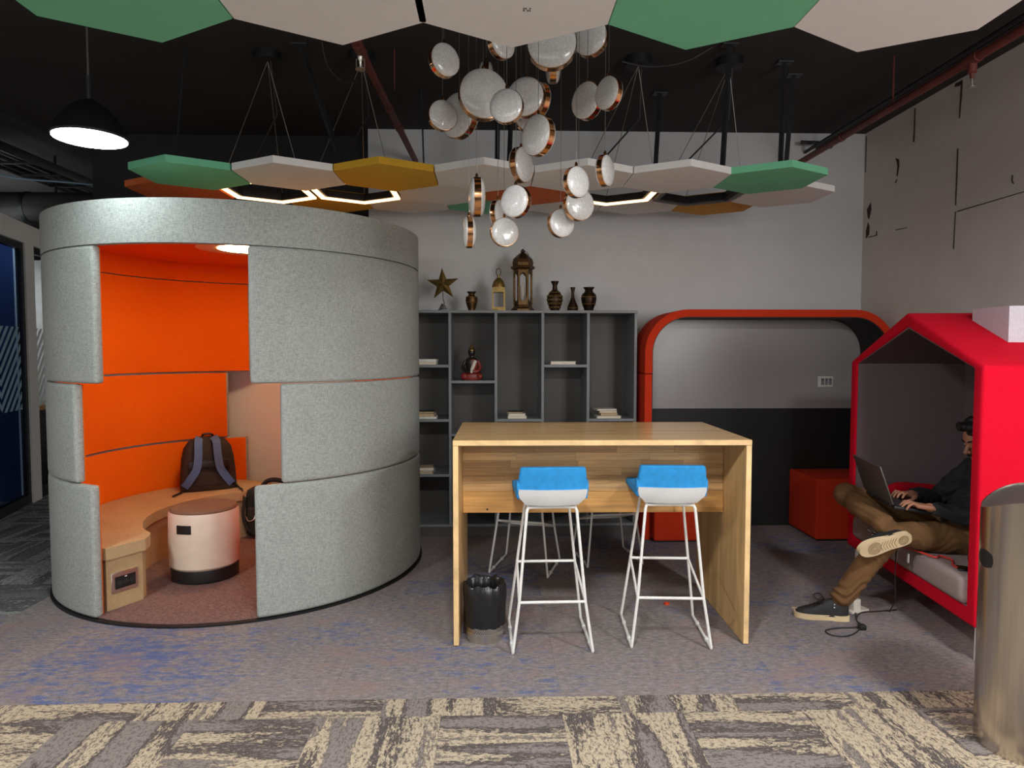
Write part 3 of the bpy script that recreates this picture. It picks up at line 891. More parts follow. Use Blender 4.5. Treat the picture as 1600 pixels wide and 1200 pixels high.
# power socket in the end of the bench
mt = Matrix.Translation((-2.128, 3.912, 0.165)) @ Matrix.Rotation(R(-30), 4, 'Z')
b = NB(); box(b, -0.02, 0.004, -0.08, 0.08, -0.06, 0.06, mt); bevel(b, 0.003, 1); so = obj('socket_plate', b, 'silver', pod)
b = NB(); box(b, 0.0, 0.008, -0.06, 0.06, -0.035, 0.035, mt); sub('socket_insert', b, 'black_plastic', so, pod)
for k in range(3):
    b = NB(); lathe(b, [(0.016, 0.0), (0.016, 0.011), (0.012, 0.011), (0.0, 0.009)], 14, (0, -0.038 + k * 0.038, 0), 'X', mt); sub('outlet', b, 'dark_bar', so, pod)
b = NB(); box(b, -0.02, 0.012, -0.006, 0.006, 0.026, 0.032, mt); sub('switch', b, 'white_plastic', so, pod)

# stool in the pod
st = thing('drum_stool', 'cream drum stool with brown felt seat inside the pod', 'stool', (-1.89, 4.44, 0.016))
b = NB(); lathe(b, [(0.20, 0.085), (0.213, 0.10), (0.217, 0.25), (0.213, 0.435), (0.205, 0.448), (0, 0.448)], 48, (-1.89, 4.44, 0.016)); obj('body', b, 'cream_plastic', st)
b = NB(); lathe(b, [(0, 0.0), (0.19, 0.0), (0.205, 0.012), (0.208, 0.06), (0.205, 0.086), (0, 0.086)], 48, (-1.89, 4.44, 0.016)); obj('rocker_base', b, 'black_plastic', st)
b = NB(); lathe(b, [(0.0, 0.447), (0.203, 0.447), (0.206, 0.455), (0.196, 0.468), (0.12, 0.476), (0, 0.478)], 48, (-1.89, 4.44, 0.016)); obj('seat_pad', b, 'brown_felt', st)
b = NB()
a0, a1, n = R(258 - 28), R(258 - 3), 8
def cylpatch(b, cx, cy, r0, r1, a0, a1, z0, z1, n=8):
    rows = []
    for i in range(n + 1):
        a = a0 + (a1 - a0) * i / n
        rows.append([b.verts.new((cx + r * math.cos(a), cy + r * math.sin(a), z)) for r, z in ((r0, z0), (r1, z0), (r1, z1), (r0, z1))])
    for p, q in zip(rows, rows[1:]):
        for k in range(4): b.faces.new((p[k], p[(k + 1) % 4], q[(k + 1) % 4], q[k]))
    b.faces.new(rows[0][::-1]); b.faces.new(rows[-1])
cylpatch(b, -1.89, 4.44, 0.20, 0.2185, R(246), R(272), 0.345, 0.40)
obj('handle_slot', b, 'black_plastic', st)

# backpack on the bench
def backpack(name, label, loc, rz, w, h, d, straps_blue, lean):
    t = thing(name, label, 'backpack', loc, rz)
    L = Matrix.Rotation(lean, 4, 'X')
    # body: stacked rounded sections
    b = NB()
    secs = []
    N = 20
    for k, (u, sw, sd) in enumerate(((0.0, 0.90, 0.92), (0.03, 0.98, 1.0), (0.12, 1.0, 1.0), (0.35, 0.97, 0.95), (0.6, 0.93, 0.86), (0.8, 0.84, 0.74), (0.92, 0.66, 0.56), (0.985, 0.40, 0.34), (1.0, 0.2, 0.2))):
        ring = []
        for i in range(N):
            a = 2 * PI * i / N
            ca, sa = math.cos(a), math.sin(a)
            e = 0.55
            x = math.copysign(abs(ca) ** e, ca) * w / 2 * sw
            y = math.copysign(abs(sa) ** e, sa) * d / 2 * sd + d / 2
            ring.append(b.verts.new(L @ Vector((x, y, u * h))))
        secs.append(ring)
    for p, q in zip(secs, secs[1:]):
        for i in range(N): b.faces.new((p[i], p[(i + 1) % N], q[(i + 1) % N], q[i]))
    b.faces.new(secs[0][::-1]); b.faces.new(secs[-1])
    body = obj('body', b, 'pack_black', t, world=False)
    def strip(name, pts, wd, th, mat):
        b = NB(); rows = []
        for i, p in enumerate(pts):
            p = Vector(p)
            q = Vector(pts[min(i + 1, len(pts) - 1)]) - Vector(pts[max(i - 1, 0)])
            sd = Vector((q.z, 0, -q.x)).normalized() * wd / 2
            rows.append([b.verts.new(L @ v) for v in (p - sd, p + sd, p + sd + Vector((0, -th, 0)), p - sd + Vector((0, -th, 0)))])
        for p, q in zip(rows, rows[1:]):
            for k in range(4): b.faces.new((p[k], p[(k + 1) % 4], q[(k + 1) % 4], q[k]))
        b.faces.new(rows[0][::-1]); b.faces.new(rows[-1])
        bevel(b, 0.004, 1)
        return obj(name, b, mat, t, world=False)
    m = 'pack_blue' if straps_blue else 'pack_black'
    for s in (-1, 1):
        pts = bez([(s * 0.05, 0.075, h * 0.985), (s * 0.065, -0.005, h * 0.90), (s * 0.07, -0.028, h * 0.68), (s * 0.085, -0.03, h * 0.42), (s * 0.135, -0.012, h * 0.22), (s * 0.175, 0.02, h * 0.10)], 5)
        strip('shoulder_strap', [(p.x - 0.01, p.y, p.z) for p in pts], 0.058, 0.014, m)
        b = NB(); tube(b, [L @ Vector((s * 0.17, 0.02, h * 0.10)), L @ Vector((s * 0.20, 0.04, h * 0.03)), L @ Vector((s * 0.205, 0.06, 0.006))], 0.008, 6); obj('webbing', b, 'black_plastic', t, world=False)
    b = NB(); tube(b, [L @ Vector(p) for p in bez([(-0.04, 0.09, h * 0.97), (-0.03, 0.07, h * 1.03), (0.03, 0.07, h * 1.03), (0.04, 0.09, h * 0.97)], 5)], 0.009, 8); obj('grab_handle', b, 'black_plastic', t, world=False)
    b = NB(); box(b, -w * 0.36, w * 0.36, -0.008, 0.02, h * 0.42, h * 0.55, L); bevel(b, 0.006, 2); obj('back_pad', b, 'black_plastic', t, world=False)
    b = NB(); box(b, -w * 0.33, w * 0.33, -0.007, 0.02, h * 0.10, h * 0.34, L); bevel(b, 0.008, 2); obj('lumbar_pad', b, 'pack_black', t, world=False)
    return t
bp = backpack('backpack', 'dark backpack with blue shoulder straps standing on the pod bench', (-2.23, 5.36, 0.386), R(28), 0.42, 0.435, 0.20, True, R(-6))
b = NB(); tube(b, [(-0.17, 0.03, 0.03), (-0.22, -0.03, 0.006), (-0.27, -0.12, 0.006)], 0.009, 6); obj('loose_strap', b, 'black_plastic', bp, world=False)
b = NB(); tube(b, bez([(0.19, 0.03, 0.04), (0.21, -0.06, 0.012), (0.22, -0.14, 0.008), (0.225, -0.17, -0.09)], 5), 0.007, 6); obj('loose_strap', b, 'black_plastic', bp, world=False)
# second bag on the floor by the rear gap
t = thing('messenger_bag', 'plain black bag standing on the pod floor behind the grey panel', 'bag', (-1.76, 5.42, 0.016))
b = rbox(-1.96, -1.58, 5.33, 5.53, 0.018, 0.40, 0.06, 4)
obj('body', b, 'jacket', t)
b = rbox(-1.93, -1.61, 5.31, 5.345, 0.05, 0.26, 0.02, 3); obj('front_pocket', b, 'pack_black', t)
b = NB(); tube(b, bez([(-1.86, 5.42, 0.38), (-1.80, 5.42, 0.45), (-1.70, 5.42, 0.455), (-1.60, 5.42, 0.40), (-1.55, 5.42, 0.36)], 6), 0.018, 8); obj('carry_strap', b, 'jacket', t)
b = NB(); tube(b, bez([(-1.945, 5.33, 0.34), (-1.95, 5.29, 0.22), (-1.92, 5.29, 0.10), (-1.86, 5.30, 0.04)], 6), 0.013, 8); obj('side_strap', b, 'jacket', t)
b = NB(); tube(b, bez([(-1.93, 5.30, 0.19), (-1.91, 5.285, 0.16), (-1.87, 5.285, 0.17), (-1.86, 5.30, 0.20)], 5), 0.004, 6); obj('metal_buckle', b, 'silver', t)

# ------------------------------------------------------------------ bookshelf
SY0, SY1 = 5.38, 5.79
shelf = thing('bookshelf', 'grey open bookshelf with uneven compartments against the back wall', 'bookshelf', (0.3, SY0, 0))
colsX = [-0.652, -0.331, 0.036, 0.411, 0.776, 1.169]
TH = 0.022
obj('top_board', rbox(colsX[0], colsX[-1] + 0.004, SY0, SY1, 1.795, 1.817, 0.002, 1), 'shelf', shelf)
obj('bottom_board', rbox(colsX[0], colsX[-1], SY0, SY1, 0.075, 0.097, 0.002, 1), 'shelf', shelf)
obj('plinth', rbox(colsX[0], colsX[-1], SY0 + 0.012, SY1, 0.0, 0.075, 0.002, 1), 'shelf_in', shelf)
obj('back_panel', rbox(colsX[0], colsX[-1], SY1 - 0.012, SY1, 0.097, 1.795, 0.001, 1), 'shelf_in', shelf)
for i, x in enumerate(colsX):
    x0 = x if i == 0 else (x - TH if i == 5 else x - TH / 2)
    obj('upright', rbox(x0, x0 + TH, SY0, SY1 - 0.012, 0.097, 1.795, 0.001, 1), 'shelf', shelf)
levels = [(1.373, 0.937, 0.493), (1.246, 0.820, 0.347), (0.937, 0.493), (1.373, 0.820, 0.493), (0.937, 0.493)]
for c, zs in enumerate(levels):
    x0 = colsX[c] + (TH if c == 0 else TH / 2); x1 = colsX[c + 1] - (TH if c == 4 else TH / 2)
    for z in zs:
        obj('shelf_board', rbox(x0, x1, SY0 + 0.002, SY1 - 0.012, z - 0.011, z + 0.011, 0.001, 1), 'shelf', shelf)

def book(x0, x1, y, z, h, d, rz, pages, cover, label, group):
    cx, w = (x0 + x1) / 2, x1 - x0
    t = thing('book', label, 'book', (cx, y + d / 2, z), R(rz), group)
    obj('pages', rbox(-w / 2 + 0.003, w / 2 - 0.003, -d / 2 + 0.003, d / 2 - 0.003, 0.0025, h - 0.0025, 0.001, 1), pages, t, world=False)
    obj('front_cover', rbox(-w / 2, w / 2, -d / 2, d / 2, h - 0.003, h, 0.0008, 1), cover, t, world=False)
    obj('back_cover', rbox(-w / 2, w / 2, -d / 2, d / 2, 0, 0.003, 0.0008, 1), cover, t, world=False)
    obj('spine', rbox(-w / 2, w / 2, d / 2 - 0.003, d / 2, 0.003, h - 0.003, 0.0008, 1), cover, t, world=False)
G = 'books lying in the shelf'
zt = lambda z: z + 0.0112
book(-0.622, -0.44, 5.40, zt(1.373), 0.022, 0.16, 0, 'paper', 'cover_white', 'lower one of two books in the upper left shelf compartment', G)
book(-0.622, -0.437, 5.40, zt(1.373) + 0.0225, 0.022, 0.155, 0, 'cover_white', 'cover_white', 'upper white book of two in the upper left shelf compartment', G)
book(-0.622, -0.442, 5.40, zt(0.937), 0.018, 0.16, 3, 'cover_white', 'cover_white', 'white bottom book of the pile in the left middle compartment', G)
book(-0.622, -0.46, 5.40, zt(0.937) + 0.0185, 0.024, 0.15, -2, 'paper_tan', 'paper_tan', 'tan book of the pile in the left middle compartment', G)
book(-0.62, -0.465, 5.41, zt(0.937) + 0.043, 0.016, 0.14, 4, 'paper_tan', 'cover_dark', 'top dark covered book in the left middle compartment', G)
book(-0.622, -0.47, 5.40, zt(0.493), 0.022, 0.15, -3, 'paper_tan', 'cover_white', 'lower book in the bottom left shelf compartment', G)
book(-0.60, -0.475, 5.41, zt(0.493) + 0.0225, 0.026, 0.14, 8, 'paper', 'paper_tan', 'slanted upper book in the bottom left shelf compartment', G)
book(0.13, 0.285, 5.40, zt(0.937), 0.020, 0.14, 0, 'paper', 'cover_white', 'bottom book of the small pile in the tall middle compartment', G)
book(0.132, 0.272, 5.405, zt(0.937) + 0.0205, 0.020, 0.13, 3, 'paper', 'cover_white', 'middle book of the small pile in the tall middle compartment', G)
book(0.135, 0.262, 5.41, zt(0.937) + 0.041, 0.014, 0.13, -8, 'paper_tan', 'cover_dark', 'top slanted book of the small pile in the tall middle compartment', G)
book(0.475, 0.68, 5.40, zt(1.373), 0.026, 0.15, 0, 'paper', 'cover_white', 'single thick white book lying in the upper right compartment', G)
book(0.85, 1.05, 5.40, zt(0.937), 0.020, 0.16, 0, 'paper', 'cover_white', 'bottom book of the larger pile at the right end of the shelf', G)
book(0.88, 1.02, 5.405, zt(0.937) + 0.0205, 0.022, 0.15, 2, 'paper_tan', 'paper_tan', 'second book from the bottom in the pile at the right end', G)
book(0.875, 1.02, 5.41, zt(0.937) + 0.043, 0.018, 0.15, -2, 'paper', 'paper_tan', 'third book from the bottom in the pile at the right end', G)
book(0.845, 1.01, 5.41, zt(0.937) + 0.0615, 0.014, 0.13, 7, 'paper', 'cover_white', 'top askew book of the pile at the right end of the shelf', G)

# things on top of the bookshelf
ZT = 1.817
t = thing('star_ornament', 'gold five pointed star on a small coiled stand', 'ornament', (-0.39, 5.5, ZT))
b = NB()
c0 = Vector((-0.392, 5.5, ZT + 0.215)); ro, ri = 0.135, 0.052
ctrf = b.verts.new(c0 + Vector((0, -0.035, 0))); ctrb = b.verts.new(c0 + Vector((0, 0.035, 0)))
ring_ = []
for k in range(10):
    a = PI / 2 + k * PI / 5 + R(3)
    rr = ro if k % 2 == 0 else ri
    ring_.append(b.verts.new(c0 + Vector((rr * math.cos(a), 0, rr * math.sin(a)))))
for k in range(10):
    b.faces.new((ring_[k], ring_[(k + 1) % 10], ctrf)); b.faces.new((ring_[(k + 1) % 10], ring_[k], ctrb))
obj('star', b, 'gold', t, sharp=5)
b = NB()
hel = [(-0.392 + (0.040 - 0.028 * u) * math.cos(u * 2 * PI * 4), 5.5 + (0.040 - 0.028 * u) * math.sin(u * 2 * PI * 4), ZT + 0.004 + 0.055 * u) for u in [i / 60 for i in range(61)]]
tube(b, hel + [(-0.392, 5.5, ZT + 0.10), (-0.392, 5.5, ZT + 0.20)], 0.0032, 6); obj('coil_stand', b, 'dark_bronze', t)
def vase(label, x, prof, mat, band=None, dots=False):
    t = thing('vase', label, 'vase', (x, 5.5, ZT), group='brass vases on the bookshelf')
    b = NB(); lathe(b, prof, 28, (x, 5.5, ZT)); body = obj('body', b, mat, t)
    rt, zt_ = prof[-2][0], prof[-1][1]
    b = NB(); lathe(b, [(rt * 0.85, zt_ + 0.0005), (rt * 1.06, zt_ - 0.002), (rt * 1.06, zt_ + 0.004), (rt * 0.85, zt_ + 0.004)], 28, (x, 5.5, ZT)); obj('lip', b, 'dark_bronze', t)
    if band:
        for r_, z_ in band:
            b = NB(); lathe(b, [(r_, z_ - 0.004), (r_ + 0.002, z_), (r_, z_ + 0.004)], 28, (x, 5.5, ZT)); obj('engraved_band', b, 'gold', t)
    if dots:
        for zz, rr in dots:
            for k in range(9):
                a = R(180 + k * 22.5)
                b = NB()
                mtx = Matrix.Translation((x + rr * math.cos(a), 5.5 + rr * math.sin(a), ZT + zz)) @ Matrix.Rotation(a, 4, 'Z')
                pts = [mtx @ Vector((0.001, 0.008 * math.cos(q), 0.008 * math.sin(q))) for q in [2 * PI * i / 10 for i in range(10)]]
                tube(b, pts, 0.0018, 5, closed=True); obj('inlaid_ring', b, 'gold', t)
    return t
vase('small dark brass vase between the star and the small lantern', -0.16, [(0.030, 0), (0.028, 0.012), (0.040, 0.045), (0.050, 0.085), (0.046, 0.112), (0.024, 0.128), (0.026, 0.140), (0.036, 0.152), (0, 0.152)], 'bronze', [(0.0475, 0.07), (0.0455, 0.112)])
vase('round bellied vase with a tall neck and rows of gold rings', 0.517, [(0.036, 0), (0.036, 0.008), (0.052, 0.045), (0.064, 0.085), (0.063, 0.118), (0.045, 0.152), (0.022, 0.172), (0.018, 0.205), (0.032, 0.238), (0, 0.238)], 'dark_bronze', [(0.047, 0.15)], [(0.03, 0.047), (0.06, 0.058), (0.09, 0.064), (0.12, 0.0625)])
vase('slim bottle shaped bronze vase between two rounder vases', 0.664, [(0.038, 0), (0.044, 0.012), (0.044, 0.035), (0.026, 0.075), (0.013, 0.115), (0.012, 0.155), (0.020, 0.190), (0, 0.190)], 'dark_bronze', [(0.0445, 0.024)])
vase('stout bronze vase with a flared lip at the right end of the shelf top', 0.795, [(0.036, 0), (0.040, 0.02), (0.056, 0.06), (0.064, 0.10), (0.058, 0.135), (0.034, 0.158), (0.032, 0.172), (0.044, 0.190), (0, 0.190)], 'dark_bronze', [(0.056, 0.058), (0.0625, 0.115)])
# small gold lantern
t = thing('lantern', 'small gold lantern with a ring handle and clear window', 'lantern', (0.059, 5.5, ZT))
for sx in (-1, 1):
    for sy in (-1, 1):
        b = NB(); box(b, 0.059 + sx * 0.047 - 0.006, 0.059 + sx * 0.047 + 0.006, 5.5 + sy * 0.047 - 0.006, 5.5 + sy * 0.047 + 0.006, ZT + 0.012, ZT + 0.17); obj('post', b, 'gold', t)
obj('base', rbox(0.059 - 0.055, 0.059 + 0.055, 5.445, 5.555, ZT, ZT + 0.014, 0.003), 'gold', t)
b = NB()
for z0, z1 in ((0.014, 0.03), (0.15, 0.19)): box(b, 0.059 - 0.05, 0.059 + 0.05, 5.45, 5.55, ZT + z0, ZT + z1)
obj('window_rail', b, 'gold', t)
for sy in (-1, 1):
    obj('pane', rbox(0.059 - 0.042, 0.059 + 0.042, 5.5 + sy * 0.046 - 0.001, 5.5 + sy * 0.046 + 0.001, ZT + 0.03, ZT + 0.15, 0.0003, 1), 'clear', t)
b = NB(); lathe(b, [(0.054, 0.19), (0.052, 0.21), (0.042, 0.24), (0.022, 0.262), (0.012, 0.27), (0.012, 0.285), (0, 0.287)], 24, (0.059, 5.5, ZT)); obj('dome', b, 'gold', t)
b = NB(); tube(b, [(0.059 + 0.019 * math.cos(a), 5.5, ZT + 0.315 + 0.03 * math.sin(a)) for a in [2 * PI * i / 20 for i in range(20)]], 0.003, 6, closed=True); obj('ring_handle', b, 'dark_bronze', t)
# large bronze lantern
LX = 0.256
t = thing('lantern', 'tall bronze hexagonal lantern with a pointed domed roof', 'lantern', (LX, 5.5, ZT))
def hexl(b, prof): lathe(b, prof, 6, (LX, 5.5, ZT))
b = NB(); hexl(b, [(0.095, 0), (0.095, 0.015), (0.078, 0.03), (0.072, 0.05), (0, 0.05)]); obj('base', b, 'bronze', t, sharp=20)
for k in range(6):
    a = PI / 3 * k
    b = NB(); tube(b, [(LX + 0.07 * math.cos(a), 5.5 + 0.07 * math.sin(a), ZT + 0.05), (LX + 0.07 * math.cos(a), 5.5 + 0.07 * math.sin(a), ZT + 0.335)], 0.009, 6); obj('post', b, 'bronze', t)
    a2 = a + PI / 6
    c_, s_ = math.cos(a2), math.sin(a2)
    mtx = Matrix.Translation((LX + 0.060 * c_, 5.5 + 0.060 * s_, ZT)) @ Matrix.Rotation(a2, 4, 'Z')
    b = NB(); box(b, -0.001, 0.001, -0.032, 0.032, 0.05, 0.33, mtx); obj('pane', b, 'clear', t)
    b = NB()
    for zz, sgn in ((0.335, -1), (0.05, 1)):
        pts = [(-0.033, 0), (-0.033, 0.08 * sgn), (-0.022, 0.045 * sgn), (0.0, 0.024 * sgn), (0.022, 0.045 * sgn), (0.033, 0.08 * sgn), (0.033, 0)]
        f0 = [b.verts.new(mtx @ Vector((0.002, p[0], zz + p[1]))) for p in pts]
        f1 = [b.verts.new(mtx @ Vector((0.005, p[0], zz + p[1]))) for p in pts]
        b.faces.new(f0); b.faces.new(f1[::-1])
        for i in range(7): b.faces.new((f0[i], f0[(i + 1) % 7], f1[(i + 1) % 7], f1[i]))
    obj('pierced_arch', b, 'bronze', t)
b = NB(); lathe(b, [(0.026, 0.05), (0.026, 0.20), (0, 0.202)], 16, (LX, 5.5, ZT)); obj('candle', b, 'cover_white', t)
b = NB(); hexl(b, [(0.075, 0.33), (0.100, 0.345), (0.096, 0.36), (0.082, 0.365), (0.086, 0.39), (0.078, 0.42), (0.045, 0.452), (0.018, 0.472), (0, 0.474)]); obj('roof', b, 'bronze', t, sharp=20)
b = NB(); lathe(b, [(0.008, 0.468), (0.018, 0.478), (0.018, 0.488), (0.008, 0.498), (0, 0.504)], 16, (LX, 5.5, ZT)); obj('finial', b, 'statue_dark', t)
b = NB(); tube(b, bez([(LX + 0.005, 5.5, ZT + 0.49), (LX + 0.03, 5.49, ZT + 0.475), (LX + 0.045, 5.48, ZT + 0.45), (LX + 0.05, 5.47, ZT + 0.42)], 6), 0.003, 6); obj('loop_handle', b, 'wire', t)
# seated figurine
FX, FZ = -0.161, 1.2575
t = thing('seated_figurine', 'small seated figurine in a red robe with a gold peaked headdress', 'figurine', (FX, 5.5, FZ))
b = NB(); lathe(b, [(0.0, 0.0), (0.075, 0.0), (0.085, 0.018), (0.078, 0.045), (0.045, 0.065), (0, 0.068)], 24, (0, 0, 0))
for v in b.verts: v.co = Vector((FX + v.co.x, 5.5 + v.co.y * 0.72, FZ + v.co.z))
obj('crossed_legs', b, 'statue_red', t)
for s in (-1, 1):
    b = NB(); lathe(b, [(0, -0.03), (0.022, -0.02), (0.03, 0.0), (0.022, 0.02), (0, 0.03)], 16, (FX + s * 0.062, 5.465, FZ + 0.03), 'X'); obj('knee', b, 'statue_red', t)
b = NB(); lathe(b, [(0.045, 0.05), (0.042, 0.09), (0.052, 0.13), (0.056, 0.155), (0.035, 0.178), (0.018, 0.185), (0.016, 0.20), (0, 0.201)], 24, (0, 0, 0))
for v in b.verts: v.co = Vector((FX + v.co.x, 5.505 + v.co.y * 0.65, FZ + v.co.z))
obj('torso', b, 'statue_dark', t)
b = NB(); lathe(b, [(0.047, 0.055), (0.045, 0.09), (0.054, 0.13), (0.050, 0.162), (0.03, 0.175)], 24, (0, 0, 0))
for v in list(b.verts):
    if v.co.x < -0.005 - (v.co.z - 0.10) * 0.2: b.verts.remove(v)
for v in b.verts: v.co = Vector((FX + v.co.x, 5.504 + v.co.y * 0.68, FZ + v.co.z))
obj('robe', b, 'statue_red', t)
b = NB(); tube(b, [(FX - 0.005, 5.462, FZ + 0.06), (FX + 0.008, 5.458, FZ + 0.10), (FX + 0.032, 5.466, FZ + 0.158)], 0.014, 8); obj('sash', b, 'paper', t)
for s in (-1, 1):
    b = NB(); tube(b, bez([(FX + s * 0.05, 5.5, FZ + 0.155), (FX + s * 0.068, 5.49, FZ + 0.11), (FX + s * 0.05, 5.465, FZ + 0.075), (FX + s * 0.008, 5.45, FZ + 0.07)], 5), 0.013, 8); obj('arm', b, 'statue_dark' if s < 0 else 'statue_red', t)
b = NB(); lathe(b, [(0, 0.192), (0.018, 0.196), (0.028, 0.215), (0.029, 0.232), (0.02, 0.248), (0, 0.25)], 20, (FX, 5.497, FZ)); obj('head', b, 'statue_dark', t)
b = NB(); lathe(b, [(0.029, 0.236), (0.03, 0.246), (0.022, 0.255), (0.014, 0.272), (0.008, 0.285), (0.004, 0.297), (0, 0.30)], 20, (FX, 5.498, FZ)); obj('headdress', b, 'gold', t)

# ------------------------------------------------------------------ red arch booth
AX0, AX1, AY0, AY1, AZ = 1.20, 3.20, 5.23, 5.66, 1.818
booth = thing('arch_booth', 'red arched booth frame with a black and grey back board', 'booth', (2.2, AY0, 0))
def arch_path(x0, x1, z1, r, n=10, z0=0.0):
    pts = [(x0, z0), (x0, z1 - r)]
    for i in range(1, n + 1):
        a = PI - (PI / 2) * i / n
        pts.append((x0 + r + r * math.cos(a), z1 - r + r * math.sin(a)))
    for i in range(0, n + 1):
        a = PI / 2 - (PI / 2) * i / n
        pts.append((x1 - r + r * math.cos(a), z1 - r + r * math.sin(a)))
    pts += [(x1, z0)]
    return pts
def arch_band(b, o, i, y0, y1):
    n = len(o)
    q = [[b.verts.new((p[0], y, p[1])) for p in P] for P in (o, i) for y in (y0, y1)]
    o0, o1, i0, i1 = q
    for k in range(n - 1):
        b.faces.new((o0[k], o0[k + 1], i0[k + 1], i0[k])); b.faces.new((o1[k + 1], o1[k], i1[k], i1[k + 1]))
        b.faces.new((o0[k + 1], o0[k], o1[k], o1[k + 1])); b.faces.new((i0[k], i0[k + 1], i1[k + 1], i1[k]))
    for k in (0, n - 1):
        b.faces.new((o0[k], i0[k], i1[k], o1[k]))
T1 = 0.058
def band(za, zb, name):
    O = arch_path(AX0, AX1, AZ, 0.34, 12, za); I = arch_path(AX0 + T1, AX1 - T1, AZ - T1, 0.34 - T1, 12, za)
    return O, I
# upper bow and the two straight posts with their joint
O, I = arch_path(AX0, AX1, AZ, 0.34, 12, 1.318), arch_path(AX0 + T1, AX1 - T1, AZ - T1, 0.34 - T1, 12, 1.318)
b = NB(); arch_band(b, O, I, AY0, AY1); bevel(b, 0.006, 2, angle=60); bow = obj('bow', b, 'red_arch', booth)
O2, I2 = arch_path(AX0 + T1, AX1 - T1, AZ - T1, 0.34 - T1, 12, 0.0), arch_path(AX0 + T1 + 0.006, AX1 - T1 - 0.006, AZ - T1 - 0.006, 0.34 - T1 - 0.006, 12, 0.0)
b = NB(); arch_band(b, O2, I2, AY0 + 0.006, AY1); sub('inner_lining', b, 'blackboard', bow, booth)
for x in (AX0, AX1 - T1):
    obj('post', rbox(x, x + T1, AY0, AY1, 0.0, 1.312, 0.006), 'red_arch', booth)
IB = arch_path(AX0 + T1, AX1 - T1, AZ - T1, 0.34 - T1, 12, 1.006)
b = NB(); f0 = [b.verts.new((p[0], AY1 - 0.02, p[1])) for p in IB]; f1 = [b.verts.new((p[0], AY1, p[1])) for p in IB]
b.faces.new(f0); b.faces.new(f1[::-1])
for k in range(len(IB)): b.faces.new((f0[k], f0[(k + 1) % len(IB)], f1[(k + 1) % len(IB)], f1[k]))
wb = obj('upper_board', b, 'whiteboard', booth)
obj('lower_board', rbox(AX0 + T1, AX1 - T1, AY1 - 0.024, AY1, 0.0, 1.004, 0.002, 1), 'blackboard', booth)
sw = thing('socket_panel', 'grey three way wall socket on the pale board', 'socket', (2.837, AY1 - 0.02, 1.233))
obj('plate', rbox(2.772, 2.902, AY1 - 0.032, AY1 - 0.02, 1.188, 1.278, 0.004, 2), 'cover_white', sw)
for k in range(3):
    x = 2.798 + k * 0.033
    rk = obj('rocker', rbox(x, x + 0.026, AY1 - 0.036, AY1 - 0.03, 1.205, 1.262, 0.002, 1), 'shelf', sw)
    sub('slot', rbox(x + 0.010, x + 0.016, AY1 - 0.038, AY1 - 0.034, 1.24, 1.256, 0.0005, 1), 'black_plastic', rk, sw)
for x0, x1, lb in ((1.262, 1.80, 'red seat block at the left end of the arch booth, behind the desk'), (2.54, 3.08, 'red seat block at the right end of the arch booth')):
    s = thing('seat_block', lb, 'seat', ((x0 + x1) / 2, 5.35, 0), group='seat blocks in the arch booth')
    obj('cushion_block', rbox(x0, x1, 5.14, 5.63, 0.012, 0.49, 0.018, 3), 'red_arch', s)
    obj('base_board', rbox(x0 + 0.02, x1 - 0.02, 5.16, 5.61, 0.0, 0.012, 0.001, 1), 'black_plastic', s)

# ------------------------------------------------------------------ desk
DX, DY, DW, DD, DH = -0.194, 3.35, 1.503, 0.84, 1.05
desk = thing('bar_table', 'tall light wood bar table with panel sides', 'table', (DX, DY, 0), R(-0.9))
dk = lambda n, bmx, m: obj(n, bmx, m, desk, world=False)
tp = dk('tabletop', rbox(0, DW, 0, DD, DH - 0.028, DH, 0.002, 1), 'desk')
eb = rbox(0.0, DW, -0.0025, 0.0, DH - 0.027, DH - 0.001, 0.0005, 1)
e_ = obj('front_edge', eb, 'desk_edge', tp, world=False)
for x in (0.0, DW - 0.028):
    s_ = dk('side_panel', rbox(x, x + 0.028, 0, DD, 0.004, DH - 0.028, 0.0015, 1), 'desk_side')
    obj('front_edge', rbox(x + 0.001, x + 0.027, -0.0025, 0, 0.005, DH - 0.029, 0.0005, 1), 'desk_edge', s_, world=False)
    for yy in (0.04, DD - 0.06):
        obj('foot_glide', rbox(x + 0.004, x + 0.024, yy, yy + 0.02, 0.0, 0.005, 0.001, 1), 'black_plastic', s_, world=False)
mp_ = dk('modesty_panel', rbox(0.028, DW - 0.028, 0.352, 0.366, 0.602, DH - 0.028, 0.001, 1), 'board')
obj('bottom_board', rbox(0.03, DW - 0.03, 0.335, 0.352, 0.602, 0.72, 0.002, 1), 'board', mp_, world=False)
rows_ = 7
z = 0.7205; rh = (DH - 0.0285 - z) / rows_
for r_i in range(rows_):
    x = 0.0295
    while x < DW - 0.03:
        w = random.uniform(0.22, 0.46)
        x1 = min(x + w, DW - 0.0295)
        if DW - 0.0295 - x1 < 0.1: x1 = DW - 0.0295
        L_ = x1 - x
        ob_ = obj('stave', rbox(0, L_ - 0.0008, 0.343 + random.uniform(0, 0.0008), 0.352, 0, rh - 0.0007, 0.0004, 1), 'stave', mp_, world=False)
        ob_.location = (x, 0, z + r_i * rh)
        x = x1
kn = NB(); lathe(kn, [(0.006, 0), (0.006, 0.001), (0, 0.001)], 12, (0.165, 0.334, 0.622), 'Y'); obj('knot', kn, 'cover_dark', mp_, world=False)

